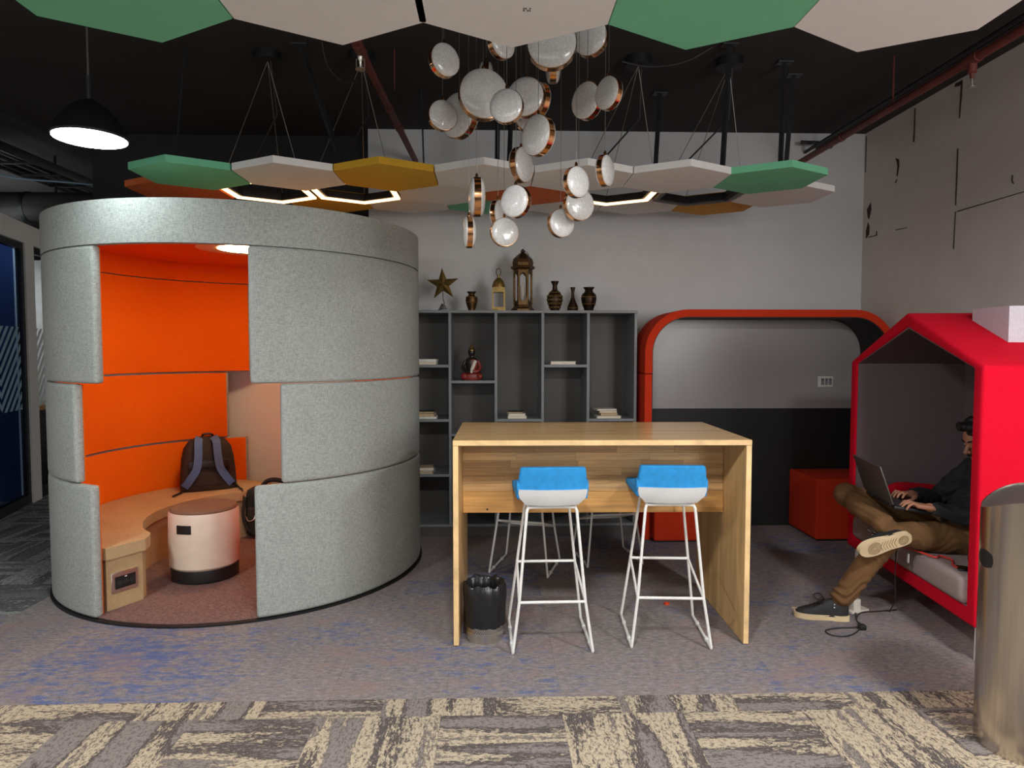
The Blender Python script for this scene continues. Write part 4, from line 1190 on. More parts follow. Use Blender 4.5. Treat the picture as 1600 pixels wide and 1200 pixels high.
# ------------------------------------------------------------------ bar stools
def make_stool(label, loc, rz):
    t = thing('bar_stool', label, 'stool', loc, rz, 'bar stools at the tall table')
    o = lambda n, bmx, m: obj(n, bmx, m, t, world=False)
    # seat pad
    b = NB(); box(b, -0.185, 0.185, -0.17, 0.19, 0.762, 0.80)
    for v in b.verts:
        if v.co.y < 0: v.co.x *= 0.96
        if v.co.y > 0: v.co.z -= 0.004
    bevel(b, 0.016, 3); o('seat_pad', b, 'blue_fabric')
    # back pad, gently curved
    def curved(n, x_t, x_b, z0, z1, y_t, y_b, th, crv):
        b = NB(); N = 10; fr = []
        for i in range(N + 1):
            u = -1 + 2 * i / N
            fr.append([b.verts.new(p) for p in ((u * x_b, y_b + crv * u * u, z0), (u * x_t, y_t + crv * u * u, z1 - 0.004 * u * u), (u * x_t, y_t + th + crv * u * u, z1 - 0.004 * u * u), (u * x_b, y_b + th + crv * u * u, z0))])
        for p, q in zip(fr, fr[1:]):
            for k in range(4): b.faces.new((p[k], p[(k + 1) % 4], q[(k + 1) % 4], q[k]))
        b.faces.new(fr[0][::-1]); b.faces.new(fr[-1])
        bmesh.ops.recalc_face_normals(b, faces=b.faces)
        bevel(b, 0.010, 3, angle=50)
        return b
    o('back_pad', curved('b', 0.160, 0.176, 0.806, 0.930, -0.225, -0.195, 0.045, 0.02), 'blue_fabric')
    for s in (-1, 1):
        # upholstered wing that sweeps from the back down to the seat
        b = NB()
        prof = [(-0.20, 0.80), (-0.205, 0.85), (-0.18, 0.862), (-0.13, 0.82), (-0.05, 0.803), (0.05, 0.796), (0.05, 0.775), (-0.17, 0.775)]
        l0 = [b.verts.new((s * 0.150, p[0] + 0.02, p[1])) for p in prof]; l1 = [b.verts.new((s * 0.178, p[0] + 0.02, p[1])) for p in prof]
        b.faces.new(l0); b.faces.new(l1[::-1])
        for i in range(len(prof)): b.faces.new((l0[i], l0[(i + 1) % len(prof)], l1[(i + 1) % len(prof)], l1[i]))
        bmesh.ops.recalc_face_normals(b, faces=b.faces); bevel(b, 0.008, 2, angle=40)
        o('side_wing', b, 'blue_fabric')
    # white plastic shell
    b = NB()
    secs = [(0.122, -0.160, 0.13, 0.728), (0.130, -0.172, 0.15, 0.731), (0.164, -0.198, 0.172, 0.772), (0.170, -0.206, 0.176, 0.800), (0.168, -0.212, -0.15, 0.816)]
    rings = []
    for wx, ya, yb, zz in secs:
        N = 6
        pts = [(-wx, ya + 0.02), (-wx * 0.5, ya + 0.004), (0, ya), (wx * 0.5, ya + 0.004), (wx, ya + 0.02), (wx * 1.02, (ya + yb) / 2), (wx * 0.9, yb), (0, yb + 0.004), (-wx * 0.9, yb), (-wx * 1.02, (ya + yb) / 2)]
        fz = lambda y: zz if zz < 0.78 else (zz if y < -0.1 else 0.770)
        rings.append([b.verts.new((p[0], p[1], fz(p[1]))) for p in pts])
    for p, q in zip(rings, rings[1:]):
        for i in range(10): b.faces.new((p[i], p[(i + 1) % 10], q[(i + 1) % 10], q[i]))
    b.faces.new(rings[0][::-1]); b.faces.new(rings[-1])
    o('shell', b, 'white_plastic')
    b = NB(); box(b, -0.11, 0.11, -0.12, 0.11, 0.716, 0.729); o('mount_plate', b, 'shelf')
    rr = 0.0075
    for s in (-1, 1):
        b = NB(); tube(b, [(s * 0.115, -0.13, 0.722), (s * 0.125, -0.140, 0.700), (s * 0.165, -0.177, 0.25), (s * 0.198, -0.208, 0.012)], rr, 8); o('leg', b, 'white_metal')
        b = NB(); tube(b, [(s * 0.105, 0.10, 0.722), (s * 0.115, 0.112, 0.700), (s * 0.158, 0.155, 0.352), (s * 0.200, 0.205, 0.012)], rr, 8); o('leg', b, 'white_metal')
        b = NB(); tube(b, [(s * 0.198, -0.208, 0.010), (s * 0.200, 0.205, 0.010)], rr, 8); rn = o('floor_runner', b, 'white_metal')
        for yy in (-0.10, 0.10):
            bb_ = rbox(s * 0.199 - 0.009, s * 0.199 + 0.009, yy - 0.016, yy + 0.016, 0.0, 0.020, 0.004, 2); obj('glide', bb_, 'white_plastic', rn, world=False)
        b = NB(); tube(b, [(s * 0.165, -0.177, 0.25), (s * 0.158, 0.155, 0.352)], rr * 0.9, 8); o('side_rail', b, 'white_metal')
    b = NB(); tube(b, [(-0.165, -0.177, 0.25), (0.165, -0.177, 0.25)], rr, 8); o('footrest', b, 'white_metal')
    b = NB(); tube(b, [(-0.158, 0.155, 0.352), (0.158, 0.155, 0.352)], rr, 8); o('cross_rail', b, 'white_metal')
    b = NB(); tube(b, [(-0.12, -0.135, 0.716), (0.12, -0.135, 0.716)], rr, 8); o('seat_rail', b, 'white_metal')
    return t
s0 = make_stool('blue seated bar stool beside the waste bin, in front of the table', (0.298, 3.455, 0), R(1))
for lb, loc, rz in (('blue seated bar stool at the right, in front of the table', (0.915, 3.490, 0), R(-4)),
                    ('bar stool standing behind the table at the left, only its legs showing', (0.235, 4.60, 0), R(180 - 17)),
                    ('bar stool standing behind the table at the right, only its legs showing', (0.83, 4.78, 0), R(180 + 8))):
    c = copy_tree(s0); c.location = loc; c.rotation_euler = (0, 0, rz); c['label'] = lb

# ------------------------------------------------------------------ waste bin with liner
BX, BY = -0.037, 3.455
t = thing('waste_bin', 'small tin waste bin lined with a black plastic bag', 'bin', (BX, BY, 0))
b = NB(); lathe(b, [(0, 0.0), (0.093, 0.0), (0.095, 0.004), (0.0985, 0.07), (0.0985, 0.24), (0.094, 0.24), (0.092, 0.012), (0, 0.012)], 40, (BX, BY, 0)); body = obj('body', b, 'silver', t)
for row, zz in enumerate((0.058, 0.066, 0.074)):
    for k in range(28):
        a = R(180 + k * 6.7 + row * 3.3)
        mtx = Matrix.Translation((BX + 0.0984 * math.cos(a), BY + 0.0984 * math.sin(a), zz)) @ Matrix.Rotation(a, 4, 'Z')
        b = NB(); box(b, -0.001, 0.0006, -0.0022, 0.0022, -0.0022, 0.0022, mtx); sub('perforation', b, 'black_plastic', body, t)
b = NB()
rings = []
random.seed(3)
prof = [(0.090, 0.10), (0.090, 0.22), (0.088, 0.285), (0.104, 0.298), (0.111, 0.285), (0.112, 0.24), (0.108, 0.18), (0.108, 0.12), (0.106, 0.082)]
ph = [random.uniform(0, 6.28) for _ in range(6)]
N = 64
for r_, z_ in prof:
    ring_ = []
    for k in range(N):
        a = 2 * PI * k / N
        wob = 0.003 * math.sin(9 * a + ph[0] + z_ * 30) + 0.0025 * math.sin(17 * a + ph[1] - z_ * 22) + 0.0018 * math.sin(26 * a + ph[2])
        ring_.append(b.verts.new((BX + (r_ + wob) * math.cos(a), BY + (r_ + wob) * math.sin(a), z_ + (0.006 * math.sin(5 * a + ph[3]) + 0.004 * math.sin(11 * a + ph[4])) * (1 if z_ > 0.25 else 0.25))))
    rings.append(ring_)
for p, q in zip(rings, rings[1:]):
    for k in range(N): b.faces.new((p[k], p[(k + 1) % N], q[(k + 1) % N], q[k]))
obj('bag_liner', b, 'bag_black', t, sharp=80)

# ------------------------------------------------------------------ steel litter bin
CX, CY, CR = 2.03, 2.425, 0.17
t = thing('steel_litter_bin', 'brushed steel cylinder litter bin with slanted dark top at the right edge', 'bin', (CX, CY, 0))
b = NB(); N = 64
lo = [b.verts.new((CX + CR * math.cos(2 * PI * k / N), CY + CR * math.sin(2 * PI * k / N), 0.0)) for k in range(N)]
def topz(x, y):
    a_ = math.atan2(y - CY, x - CX)
    return 0.932 + 0.036 * math.cos(2 * (a_ - R(55))) + 0.012 * math.cos(a_ - R(85))
hi = [b.verts.new((v.co.x, v.co.y, topz(v.co.x, v.co.y))) for v in lo]
hi2 = [b.verts.new((CX + (v.co.x - CX) * 0.985, CY + (v.co.y - CY) * 0.985, v.co.z)) for v in hi]
hi3 = [b.verts.new((v.co.x, v.co.y, v.co.z - 0.02)) for v in hi2]
for k in range(N):
    j = (k + 1) % N
    b.faces.new((lo[k], lo[j], hi[j], hi[k])); b.faces.new((hi[k], hi[j], hi2[j], hi2[k])); b.faces.new((hi2[k], hi2[j], hi3[j], hi3[k]))
b.faces.new(lo[::-1])
obj('body', b, 'steel', t)
b = NB()
cz = b.verts.new((CX, CY, 0.925))
rg = [b.verts.new((CX + CR * 0.984 * math.cos(2 * PI * k / N), CY + CR * 0.984 * math.sin(2 * PI * k / N), topz(CX + CR * math.cos(2 * PI * k / N), CY + CR * math.sin(2 * PI * k / N)) - 0.006)) for k in range(N)]
for k in range(N): b.faces.new((rg[k], rg[(k + 1) % N], cz))
obj('top_plate', b, 'steel_dark', t)
b = NB(); a = R(170)
mtx = Matrix.Translation((CX + 0.1695 * math.cos(a), CY + 0.1695 * math.sin(a), 0.715)) @ Matrix.Rotation(a, 4, 'Z')
pts = []
for r0, dx in ((0.0, 0.0045), (0.044, 0.0015)):
    pass
lathe(b, [(0.0, 0.003), (0.030, 0.002), (0.046, -0.004), (0.046, -0.008), (0, -0.008)], 28, (0, 0, 0), 'X', mtx)
obj('side_hole', b, 'black_plastic', t)
# orange scrap on the carpet
b = NB(); prism(b, [(1.02, 3.86), (1.045, 3.865), (1.05, 3.88), (1.03, 3.89), (1.015, 3.878)], 0.001, 0.012); bevel(b, 0.002, 1)
tag(obj('paper_scrap', b, 'scrap', origin=(1.03, 3.87, 0)), 'tiny orange scrap on the carpet behind the right stool', 'scrap')
# ------------------------------------------------------------------ crimson cabin
HRZ = math.atan2(-0.096, 0.9954)
HN = (2.285, 3.06, 0.0)
house = thing('cabin_booth', 'crimson house shaped cabin booth with a pitched roof', 'booth', HN, HRZ)
ho = lambda n, bmx, m, p=None: obj(n, bmx, m, p or house, world=False)
WD, DP, ZB, ZE, ZA, TT = 1.407, 0.76, 0.18, 1.426, 1.712, 0.075
def pent(i, zl=0.0):
    s = i * 0.40
    return [(i, ZB + i), (WD - i, ZB + i), (WD - i, ZE - i * 0.18), (WD / 2, ZA - i * 1.08), (i, ZE - i * 0.18)]
def ring_x(o_, i_, x0, x1):
    b = NB(); n = len(o_)
    q = [[b.verts.new((x, p[0], p[1])) for p in P] for P in (o_, i_) for x in (x0, x1)]
    o0, o1, i0, i1 = q
    for k in range(n):
        j = (k + 1) % n
        b.faces.new((o0[k], o0[j], o1[j], o1[k])); b.faces.new((i0[j], i0[k], i1[k], i1[j]))
        b.faces.new((o0[j], o0[k], i0[k], i0[j])); b.faces.new((o1[k], o1[j], i1[j], i1[k]))
    bmesh.ops.recalc_face_normals(b, faces=b.faces)
    return b
b = ring_x(pent(0), pent(TT), 0.0, DP); bevel(b, 0.018, 3, angle=25); shell = ho('shell', b, 'red_house')
b = ring_x(pent(TT - 0.002), pent(TT + 0.008), 0.015, DP - 0.05); ho('lining', b, 'mauve_felt', shell)
b = NB()
f0 = [b.verts.new((DP - 0.075, p[0], p[1])) for p in pent(TT + 0.006)]; f1 = [b.verts.new((DP - 0.02, p[0], p[1])) for p in pent(TT + 0.006)]
b.faces.new(f0); b.faces.new(f1[::-1])
for k in range(5): b.faces.new((f0[k], f0[(k + 1) % 5], f1[(k + 1) % 5], f1[k]))
ho('back_lining', b, 'mauve_felt', shell)
b = NB(); box(b, -0.012, DP - 0.085, TT + 0.012, WD - TT - 0.012, ZB + TT + 0.002, 0.405); bevel(b, 0.045, 4); ho('seat_cushion', b, 'grey_cushion')
for x, y in ((0.04, 0.03), (DP - 0.08, 0.03), (0.04, WD - 0.07), (DP - 0.08, WD - 0.07)):
    ho('leg', rbox(x, x + 0.035, y, y + 0.035, 0.0, ZB + 0.005, 0.003), 'white_metal')
# chimney: block whose underside follows the roof slope
b = NB(); sl = (ZA - ZE) / (WD / 2)
cx0, cx1, cy0, cy1, czt = 0.285, 0.62, 0.28, 0.58, 1.722
rz_ = lambda y: ZE + sl * y - 0.004
bt = [b.verts.new((x, y, rz_(y))) for x, y in ((cx0, cy0), (cx1, cy0), (cx1, cy1), (cx0, cy1))]
tpv = [b.verts.new((x, y, czt)) for x, y in ((cx0, cy0), (cx1, cy0), (cx1, cy1), (cx0, cy1))]
b.faces.new(bt[::-1]); b.faces.new(tpv)
for k in range(4): b.faces.new((bt[k], bt[(k + 1) % 4], tpv[(k + 1) % 4], tpv[k]))
bevel(b, 0.008, 2); ho('chimney', b, 'chimney')
# red pillow in the cabin
b = NB(); N = 14
def pillow(b, c, hx, hy, hz, mtx):
    top, bot = [], []
    for i in range(N + 1):
        for j in range(N + 1):
            u, v = -1 + 2 * i / N, -1 + 2 * j / N
            k = max(0.0, (1 - u ** 4) * (1 - v ** 4)) ** 0.5
            pin = 1 - 0.06 * (1 - abs(u) ** 2) * (abs(v) ** 3) - 0.06 * (1 - abs(v) ** 2) * (abs(u) ** 3)
            for s, L in ((1, top), (-1, bot)):
                L.append(b.verts.new(mtx @ Vector((u * hx * pin, v * hy * pin, s * hz * k))))
    for i in range(N):
        for j in range(N):
            a = i * (N + 1) + j
            b.faces.new((top[a], top[a + N + 1], top[a + N + 2], top[a + 1])); b.faces.new((bot[a + 1], bot[a + N + 2], bot[a + N + 1], bot[a]))
    bmesh.ops.remove_doubles(b, verts=b.verts, dist=0.0008)
pillow(b, None, 0.21, 0.23, 0.075, Matrix.Translation((2.56, 4.10, 0.545)) @ Matrix.Rotation(R(-35), 4, 'X') @ Matrix.Rotation(R(12), 4, 'Z'))
tag(obj('pillow', b, 'red_house', origin=(2.56, 4.10, 0.41)), 'red pillow lying on the cabin cushion behind the person', 'pillow')

# ------------------------------------------------------------------ the seated person
def sphere(bm, c, r, rot=None, seg=18):
    c = Vector(c); r = Vector(r) if not isinstance(r, (int, float)) else Vector((r, r, r))
    res = bmesh.ops.create_uvsphere(bm, u_segments=seg, v_segments=seg // 2 + 1, radius=1.0)
    for v in res['verts']:
        p = Vector((v.co.x * r.x, v.co.y * r.y, v.co.z * r.z))
        v.co = c + (rot @ p if rot else p)
    return res['verts']
def limb(bm, pts, rs, n=14):
    tube(bm, pts, rs, n)
    for p, r_ in zip(pts, rs): sphere(bm, p, r_, seg=14)
def fuse(bm, voxel, smooth=6, factor=0.5):
    me = bpy.data.meshes.new('tmp'); bm.to_mesh(me); bm.free()
    ob_ = bpy.data.objects.new('tmp', me); col.objects.link(ob_)
    m_ = ob_.modifiers.new('r', 'REMESH'); m_.mode = 'VOXEL'; m_.voxel_size = voxel
    s_ = ob_.modifiers.new('s', 'SMOOTH'); s_.iterations = smooth; s_.factor = factor
    dg = bpy.context.evaluated_depsgraph_get()
    me2 = bpy.data.meshes.new_from_object(ob_.evaluated_get(dg))
    out = NB(); out.from_mesh(me2)
    bpy.data.objects.remove(ob_); bpy.data.meshes.remove(me); bpy.data.meshes.remove(me2)
    return out
person = thing('person', 'person in black jacket and brown trousers, legs crossed, typing on a laptop', 'person', (2.60, 3.60, 0.41))
H = Vector((2.715, 3.62, 1.0))
hf = Vector((-0.94, -0.02, -0.34)).normalized(); hu = Vector((-0.34, 0, 0.94)); hu = (hu - hf * hu.dot(hf)).normalized(); hs = hu.cross(hf).normalized()
HR = Matrix((hf, hs, hu)).transposed()
hp = lambda a, b_, c: H + hf * a + hs * b_ + hu * c
sh = {1: Vector((2.80, 3.43, 0.815)), -1: Vector((2.80, 3.79, 0.815))}
el = {1: Vector((2.57, 3.37, 0.615)), -1: Vector((2.64, 3.88, 0.62))}
wr = {1: Vector((2.345, 3.45, 0.662)), -1: Vector((2.43, 3.76, 0.672))}
hip = {1: Vector((2.60, 3.50, 0.485)), -1: Vector((2.60, 3.70, 0.49))}
kn_ = {1: Vector((2.17, 3.55, 0.50)), -1: Vector((2.12, 3.93, 0.635))}
an = {1: Vector((1.945, 3.632, 0.12)), -1: Vector((2.125, 3.545, 0.555))}
b = NB()
sphere(b, hp(0, 0, 0.025), (0.094, 0.075, 0.090), HR, 24)
sphere(b, hp(0.018, 0, -0.055), (0.068, 0.057, 0.062), HR, 20)
limb(b, [hp(0.085, 0, 0.012), hp(0.112, 0, -0.028)], [0.009, 0.0135], 10)
for s in (-1, 1):
    sphere(b, hp(0.100, s * 0.012, -0.033), 0.009, None, 10)
    sphere(b, hp(-0.012, s * 0.075, -0.01), (0.024, 0.010, 0.032), HR, 12)
    limb(b, [hp(0.083, s * 0.012, 0.024), hp(0.070, s * 0.045, 0.022)], [0.010, 0.010], 8)
    sphere(b, hp(0.058, s * 0.040, -0.030), (0.022, 0.020, 0.020), HR, 12)
limb(b, [hp(0.083, 0.018, -0.066), hp(0.089, 0, -0.064), hp(0.083, -0.018, -0.066)], [0.006, 0.008, 0.006], 8)
limb(b, [hp(0.080, 0.014, -0.078), hp(0.086, 0, -0.078), hp(0.080, -0.014, -0.078)], [0.006, 0.008, 0.006], 8)
sphere(b, hp(0.070, 0, -0.104), 0.022, None, 12)
limb(b, [hp(-0.03, 0, -0.05), Vector((2.79, 3.61, 0.86))], [0.052, 0.058])
# torso and limbs under the clothes
limb(b, [(2.79, 3.61, 0.84), (2.76, 3.60, 0.72), (2.68, 3.60, 0.60), (2.62, 3.60, 0.51)], [0.075, 0.09, 0.095, 0.095])
for s in (1, -1):
    limb(b, [(2.78, 3.61, 0.82), sh[s]], [0.05, 0.045])
    limb(b, [sh[s], el[s], wr[s]], [0.048, 0.038, 0.027])
    limb(b, [hip[s], kn_[s], an[s]], [0.075, 0.052, 0.038])
# hands: palm, four fingers of unequal length and a thumb
for s in (1, -1):
    fw = (Vector((2.20, 3.50, 0.668)) - wr[1]) if s == 1 else (Vector((2.285, 3.70, 0.672)) - wr[-1])
    fw.normalize()
    upv = Vector((0, 0, 1)); upv = (upv - fw * upv.dot(fw)).normalized()
    th = upv.cross(fw).normalized() * (-1)         # towards +Y side for fw = -X
    if th.y < 0: th = -th
    if s == -1: th = -th                              # the thumbs point to each other
    W0 = wr[s]
    q = lambda a, c, d: W0 + fw * a + th * c + upv * d
    limb(b, [q(-0.01, 0, 0), q(0.03, 0.0, 0.004)], [0.025, 0.024], 12)
    for c_ in (-0.028, -0.010, 0.009, 0.027):
        limb(b, [q(0.02, c_ * 0.65, 0.004), q(0.088, c_, 0.010)], [0.015, 0.0125], 10)
    for c_, L_, cu in ((-0.030, 0.058, 0.018), (-0.0105, 0.075, 0.014), (0.0095, 0.080, 0.012), (0.0285, 0.070, 0.010)):
        p0 = q(0.088, c_, 0.010)
        p1 = p0 + fw * L_ * 0.45 + upv * 0.014 + th * c_ * 0.15
        p2 = p0 + fw * L_ * 0.78 + upv * (0.014 - cu * 0.7) + th * c_ * 0.25
        p3 = p0 + fw * L_ * 0.97 + upv * (0.004 - cu * 1.3) + th * c_ * 0.3
        limb(b, [p0, p1, p2, p3], [0.0098, 0.0088, 0.0078, 0.0066], 10)
    t0 = q(0.03, 0.026, 0.0)
    limb(b, [t0, q(0.062, 0.048, -0.004), q(0.090, 0.054, -0.008), q(0.108, 0.052, -0.011)], [0.014, 0.0115, 0.0095, 0.0075], 10)
body = obj('body', fuse(b, 0.0042, 4, 0.4), 'skin', person, sharp=80)
# eyes, brows
for s in (-1, 1):
    b = NB(); sphere(b, hp(0.072, s * 0.031, 0.004), 0.0115, None, 14); ey = obj('eye', b, 'cover_white', person)
    b = NB(); sphere(b, hp(0.0815, s * 0.031, 0.000), 0.0048, None, 10); sub('iris', b, 'statue_dark', ey, person)
    b = NB(); limb(b, [hp(0.092, s * 0.014, 0.026), hp(0.088, s * 0.034, 0.031), hp(0.074, s * 0.052, 0.027)], [0.004, 0.0048, 0.003], 8); obj('eyebrow', b, 'hair', person)
# hair: thick cap with a raised fringe
b = NB()
sphere(b, hp(-0.022, 0, 0.040), (0.098, 0.084, 0.090), HR, 24)
random.seed(11)
for k in range(46):
    a, c_ = random.uniform(-1.2, 1.2), random.uniform(0.15, 1.25)
    d = Vector((math.cos(c_) * math.cos(a) * 0.095, math.cos(c_) * math.sin(a) * 0.080, math.sin(c_) * 0.090))
    p = hp(-0.012 + d.x, d.y, 0.045 + d.z)
    if d.z > 0.025: sphere(b, p, random.uniform(0.014, 0.022), None, 8)
for k in range(9):
    sphere(b, hp(0.066 + 0.010 * math.sin(k * 2.1), -0.05 + k * 0.0125, 0.100 + 0.010 * math.cos(k * 1.7)), 0.021, None, 8)
hb = fuse(b, 0.006, 3, 0.4)
iH = HR.transposed()
for v in list(hb.verts):
    l = iH @ (v.co - H)
    if l.z < 0.045 and l.x > 0.02 or l.z < -0.03 or (l.z < 0.0 and l.x > -0.03): hb.verts.remove(v)
obj('hair', hb, 'hair', person, sharp=80)
b = NB()
sphere(b, hp(0.016, 0, -0.062), (0.072, 0.061, 0.060), HR, 28)
for v in list(b.verts):
    l = iH @ (v.co - H)
    if l.z > -0.055 - (l.x - 0.0) * 0.25 or l.x < -0.03 or (l.x > 0.07 and l.z > -0.088): b.verts.remove(v)
obj('beard', b, 'hair', person, sharp=80)
b = NB(); limb(b, [hp(0.084, 0.026, -0.062), hp(0.096, 0.010, -0.052), hp(0.097, 0, -0.051), hp(0.096, -0.010, -0.052), hp(0.084, -0.026, -0.062)], [0.004, 0.007, 0.006, 0.007, 0.004], 8); obj('moustache', b, 'hair', person, sharp=80)
# jacket
b = NB()
sphere(b, (2.77, 3.61, 0.74), (0.125, 0.185, 0.14), None, 20)
sphere(b, (2.70, 3.60, 0.62), (0.140, 0.180, 0.13), None, 20)
sphere(b, (2.64, 3.60, 0.52), (0.140, 0.180, 0.10), None, 20)
limb(b, [(2.77, 3.61, 0.88), (2.78, 3.61, 0.82)], [0.070, 0.09])
for s in (1, -1):
    limb(b, [(2.785, 3.61, 0.845), sh[s]], [0.075, 0.070])
    mid = (el[s] + wr[s]) / 2
    limb(b, [sh[s], (sh[s] + el[s]) / 2 + Vector((0, 0, 0.004)), el[s], mid, wr[s] - (wr[s] - mid).normalized() * 0.012], [0.068, 0.062, 0.056, 0.050, 0.041])
jb = fuse(b, 0.008, 5)
for v in jb.verts:      # folds
    p = v.co
    w_ = 0.0045 * math.sin(p.z * 95 + 9 * math.sin(p.x * 14 + p.y * 9)) + 0.003 * math.sin(p.x * 80 + p.z * 60 + 5 * p.y)
    v.co = p + v.normal * w_
obj('jacket', jb, 'jacket', person, sharp=80)
# trousers
b = NB()
sphere(b, (2.62, 3.60, 0.495), (0.12, 0.175, 0.095), None, 18)
for s in (1, -1):
    kmid = hip[s].lerp(kn_[s], 0.55)
    cal = kn_[s].lerp(an[s], 0.4)
    limb(b, [hip[s], kmid, kn_[s], cal, an[s].lerp(kn_[s], 0.10), an[s].lerp(kn_[s], 0.02)], [0.092, 0.082, 0.070, 0.064, 0.056, 0.058])
tb = fuse(b, 0.0075, 5)
for v in tb.verts:
    p = v.co
    near = max(0.0, 1 - abs(p.z - 0.16) / 0.14) if p.x < 2.08 and p.z < 0.35 else 0.25
    v.co = p + v.normal * (0.007 * near * math.sin(p.z * 130 + 6 * math.sin(p.x * 30)) + 0.003 * math.sin(p.x * 60 + p.y * 40))
obj('trousers', tb, 'trousers', person, sharp=80)
# shoes
def shoe(label_, heel, toe, up, tread):
    X = (Vector(toe) - Vector(heel)).normalized(); Z = Vector(up); Z = (Z - X * Z.dot(X)).normalized(); Y = Z.cross(X)
    mt = Matrix.Translation(heel) @ Matrix((X, Y, Z)).transposed().to_4x4()
    out = [(0.0, 0.016), (0.012, 0.030), (0.05, 0.037), (0.11, 0.035), (0.17, 0.043), (0.215, 0.046), (0.255, 0.038), (0.28, 0.020)]
    hw = lambda x: next((a[1] + (c[1] - a[1]) * (x - a[0]) / (c[0] - a[0]) for a, c in zip(out, out[1:]) if a[0] <= x <= c[0]), 0.012)
    poly = [(x, -w) for x, w in out] + [(0.287, 0)] + [(x, w) for x, w in out[::-1]]
    sm_ = [(v.x, v.y) for v in bez([(p[0], p[1], 0) for p in poly], 3, True)]
    sh_ = obj('shoe', None or _upper(mt, hw), 'shoe', person)
    b = NB(); prism(b, sm_, 0.0, 0.030, mt); bevel(b, 0.006, 2, angle=40); so_ = sub('sole', b, 'sole', sh_, person)
    for k in range(5):
        x = 0.135 + k * 0.022
        b = NB(); z_ = 0.098 - k * 0.0105
        tube(b, [mt @ Vector(p) for p in bez([(x - 0.006, -0.026, z_ - 0.008), (x, -0.012, z_ + 0.004), (x + 0.002, 0, z_ + 0.007), (x + 0.004, 0.012, z_ + 0.004), (x + 0.008, 0.026, z_ - 0.008)], 4)], 0.003, 6); sub('lace', b, 'statue_dark', sh_, person)
    for sgn in (-1, 1):
        b = NB(); tube(b, [mt @ Vector(p) for p in bez([(0.128, 0, 0.105), (0.150, sgn * 0.03, 0.128), (0.175, sgn * 0.05, 0.110), (0.160, sgn * 0.03, 0.094), (0.132, 0.0, 0.104)], 6)], 0.0028, 6); sub('lace_bow', b, 'statue_dark', sh_, person)
    for yy, zz in ((0.085, 0.095), (0.085, 0.078)):
        for sgn in (-1, 1):
            b = NB(); sphere(b, mt @ Vector((yy, sgn * 0.0405, zz)), 0.0042, None, 8); sub('eyelet', b, 'cover_white', sh_, person)
    if tread:
        for cx_, rs_ in ((0.205, (0.008, 0.015, 0.022, 0.029, 0.036)), (0.045, (0.007, 0.014, 0.021, 0.027))):
            for r_ in rs_:
                b = NB(); tube(b, [mt @ Vector((cx_ + r_ * math.cos(a_), r_ * 0.95 * math.sin(a_), -0.0006)) for a_ in [2 * PI * i / 24 for i in range(24)]], 0.0016, 5, closed=True); sub('tread_ring', b, 'sole_groove', so_, person)
        for k in range(6):
            x = 0.085 + k * 0.015
            b = NB(); tube(b, [mt @ Vector((x, -0.026, -0.0006)), mt @ Vector((x + 0.012, 0, -0.0006)), mt @ Vector((x - 0.004, 0.026, -0.0006))], 0.0015, 5); sub('tread_groove', b, 'sole_groove', so_, person)
def _upper(mt, hw):
    b = NB(); secs = [(0.004, 0.095, 0.6), (0.02, 0.112, 0.9), (0.05, 0.116, 1.0), (0.085, 0.116, 1.0), (0.112, 0.112, 1.0), (0.14, 0.098, 0.98), (0.18, 0.078, 0.97), (0.22, 0.062, 0.96), (0.255, 0.05, 0.94), (0.278, 0.036, 0.85)]
    rings = []
    for x, h, k in secs:
        w = hw(x) * k
        ring = []
        for i in range(13):
            a = PI * i / 12
            nar = 1.0 if h < 0.09 else 0.92
            ring.append(b.verts.new(mt @ Vector((x, -w * math.cos(a) * (1 - 0.10 * math.sin(a)), 0.022 + (h - 0.022) * (math.sin(a) ** 0.55)))))
        rings.append(ring)
    for p, q in zip(rings, rings[1:]):
        for i in range(12): b.faces.new((p[i], p[i + 1], q[i + 1], q[i]))
        b.faces.new((p[12], p[0], q[0], q[12]))
    b.faces.new(rings[0]); b.faces.new(rings[-1][::-1])
    return b
shoe('floor', (1.985, 3.615, 0.001), (1.713, 3.687, 0.001), (0, 0, 1), False)
shoe('crossed', (2.222, 3.452, 0.507), (1.94, 3.452, 0.428), (0.03, 0.96, 0.27), True)

# ------------------------------------------------------------------ laptop
lt = thing('laptop', 'open grey laptop on the lap of the person in the cabin', 'laptop', (2.16, 3.66, 0.67))
hn, hfar = Vector((2.138, 3.48, 0.672)), Vector((2.188, 3.84, 0.682))
ax = (hfar - hn).normalized(); Lw = (hfar - hn).length
lid_up = (Vector((2.067, 3.48, 0.866)) - hn); lid_up = (lid_up - ax * lid_up.dot(ax)); Lh = 0.222; lid_up.normalize()
nrm = ax.cross(lid_up).normalized()
mt = Matrix.Translation(hn) @ Matrix((ax, lid_up, nrm)).transposed().to_4x4()
lid = obj('lid', rbox(0, Lw, 0.006, Lh, -0.004, 0.004, 0.003, 2, mt), 'laptop', lt)
inward = 1 if nrm.x > 0 else -1
sub('screen', rbox(0.01, Lw - 0.01, 0.02, Lh - 0.008, 0.0038 if inward > 0 else -0.0044, 0.0044 if inward > 0 else -0.0038, 0.0002, 1, mt), 'phone', lid, lt)
bd = Vector((0.975, -0.135, -0.13)); bd = (bd - ax * bd.dot(ax)).normalized(); bn = ax.cross(bd).normalized()
if bn.z < 0: bn = -bn
mb = Matrix.Translation(hn) @ Matrix((ax, bd, bn)).transposed().to_4x4()
bs = obj('base', rbox(0, Lw, 0.004, 0.235, -0.016, 0.0, 0.004, 2, mb), 'black_plastic', lt)
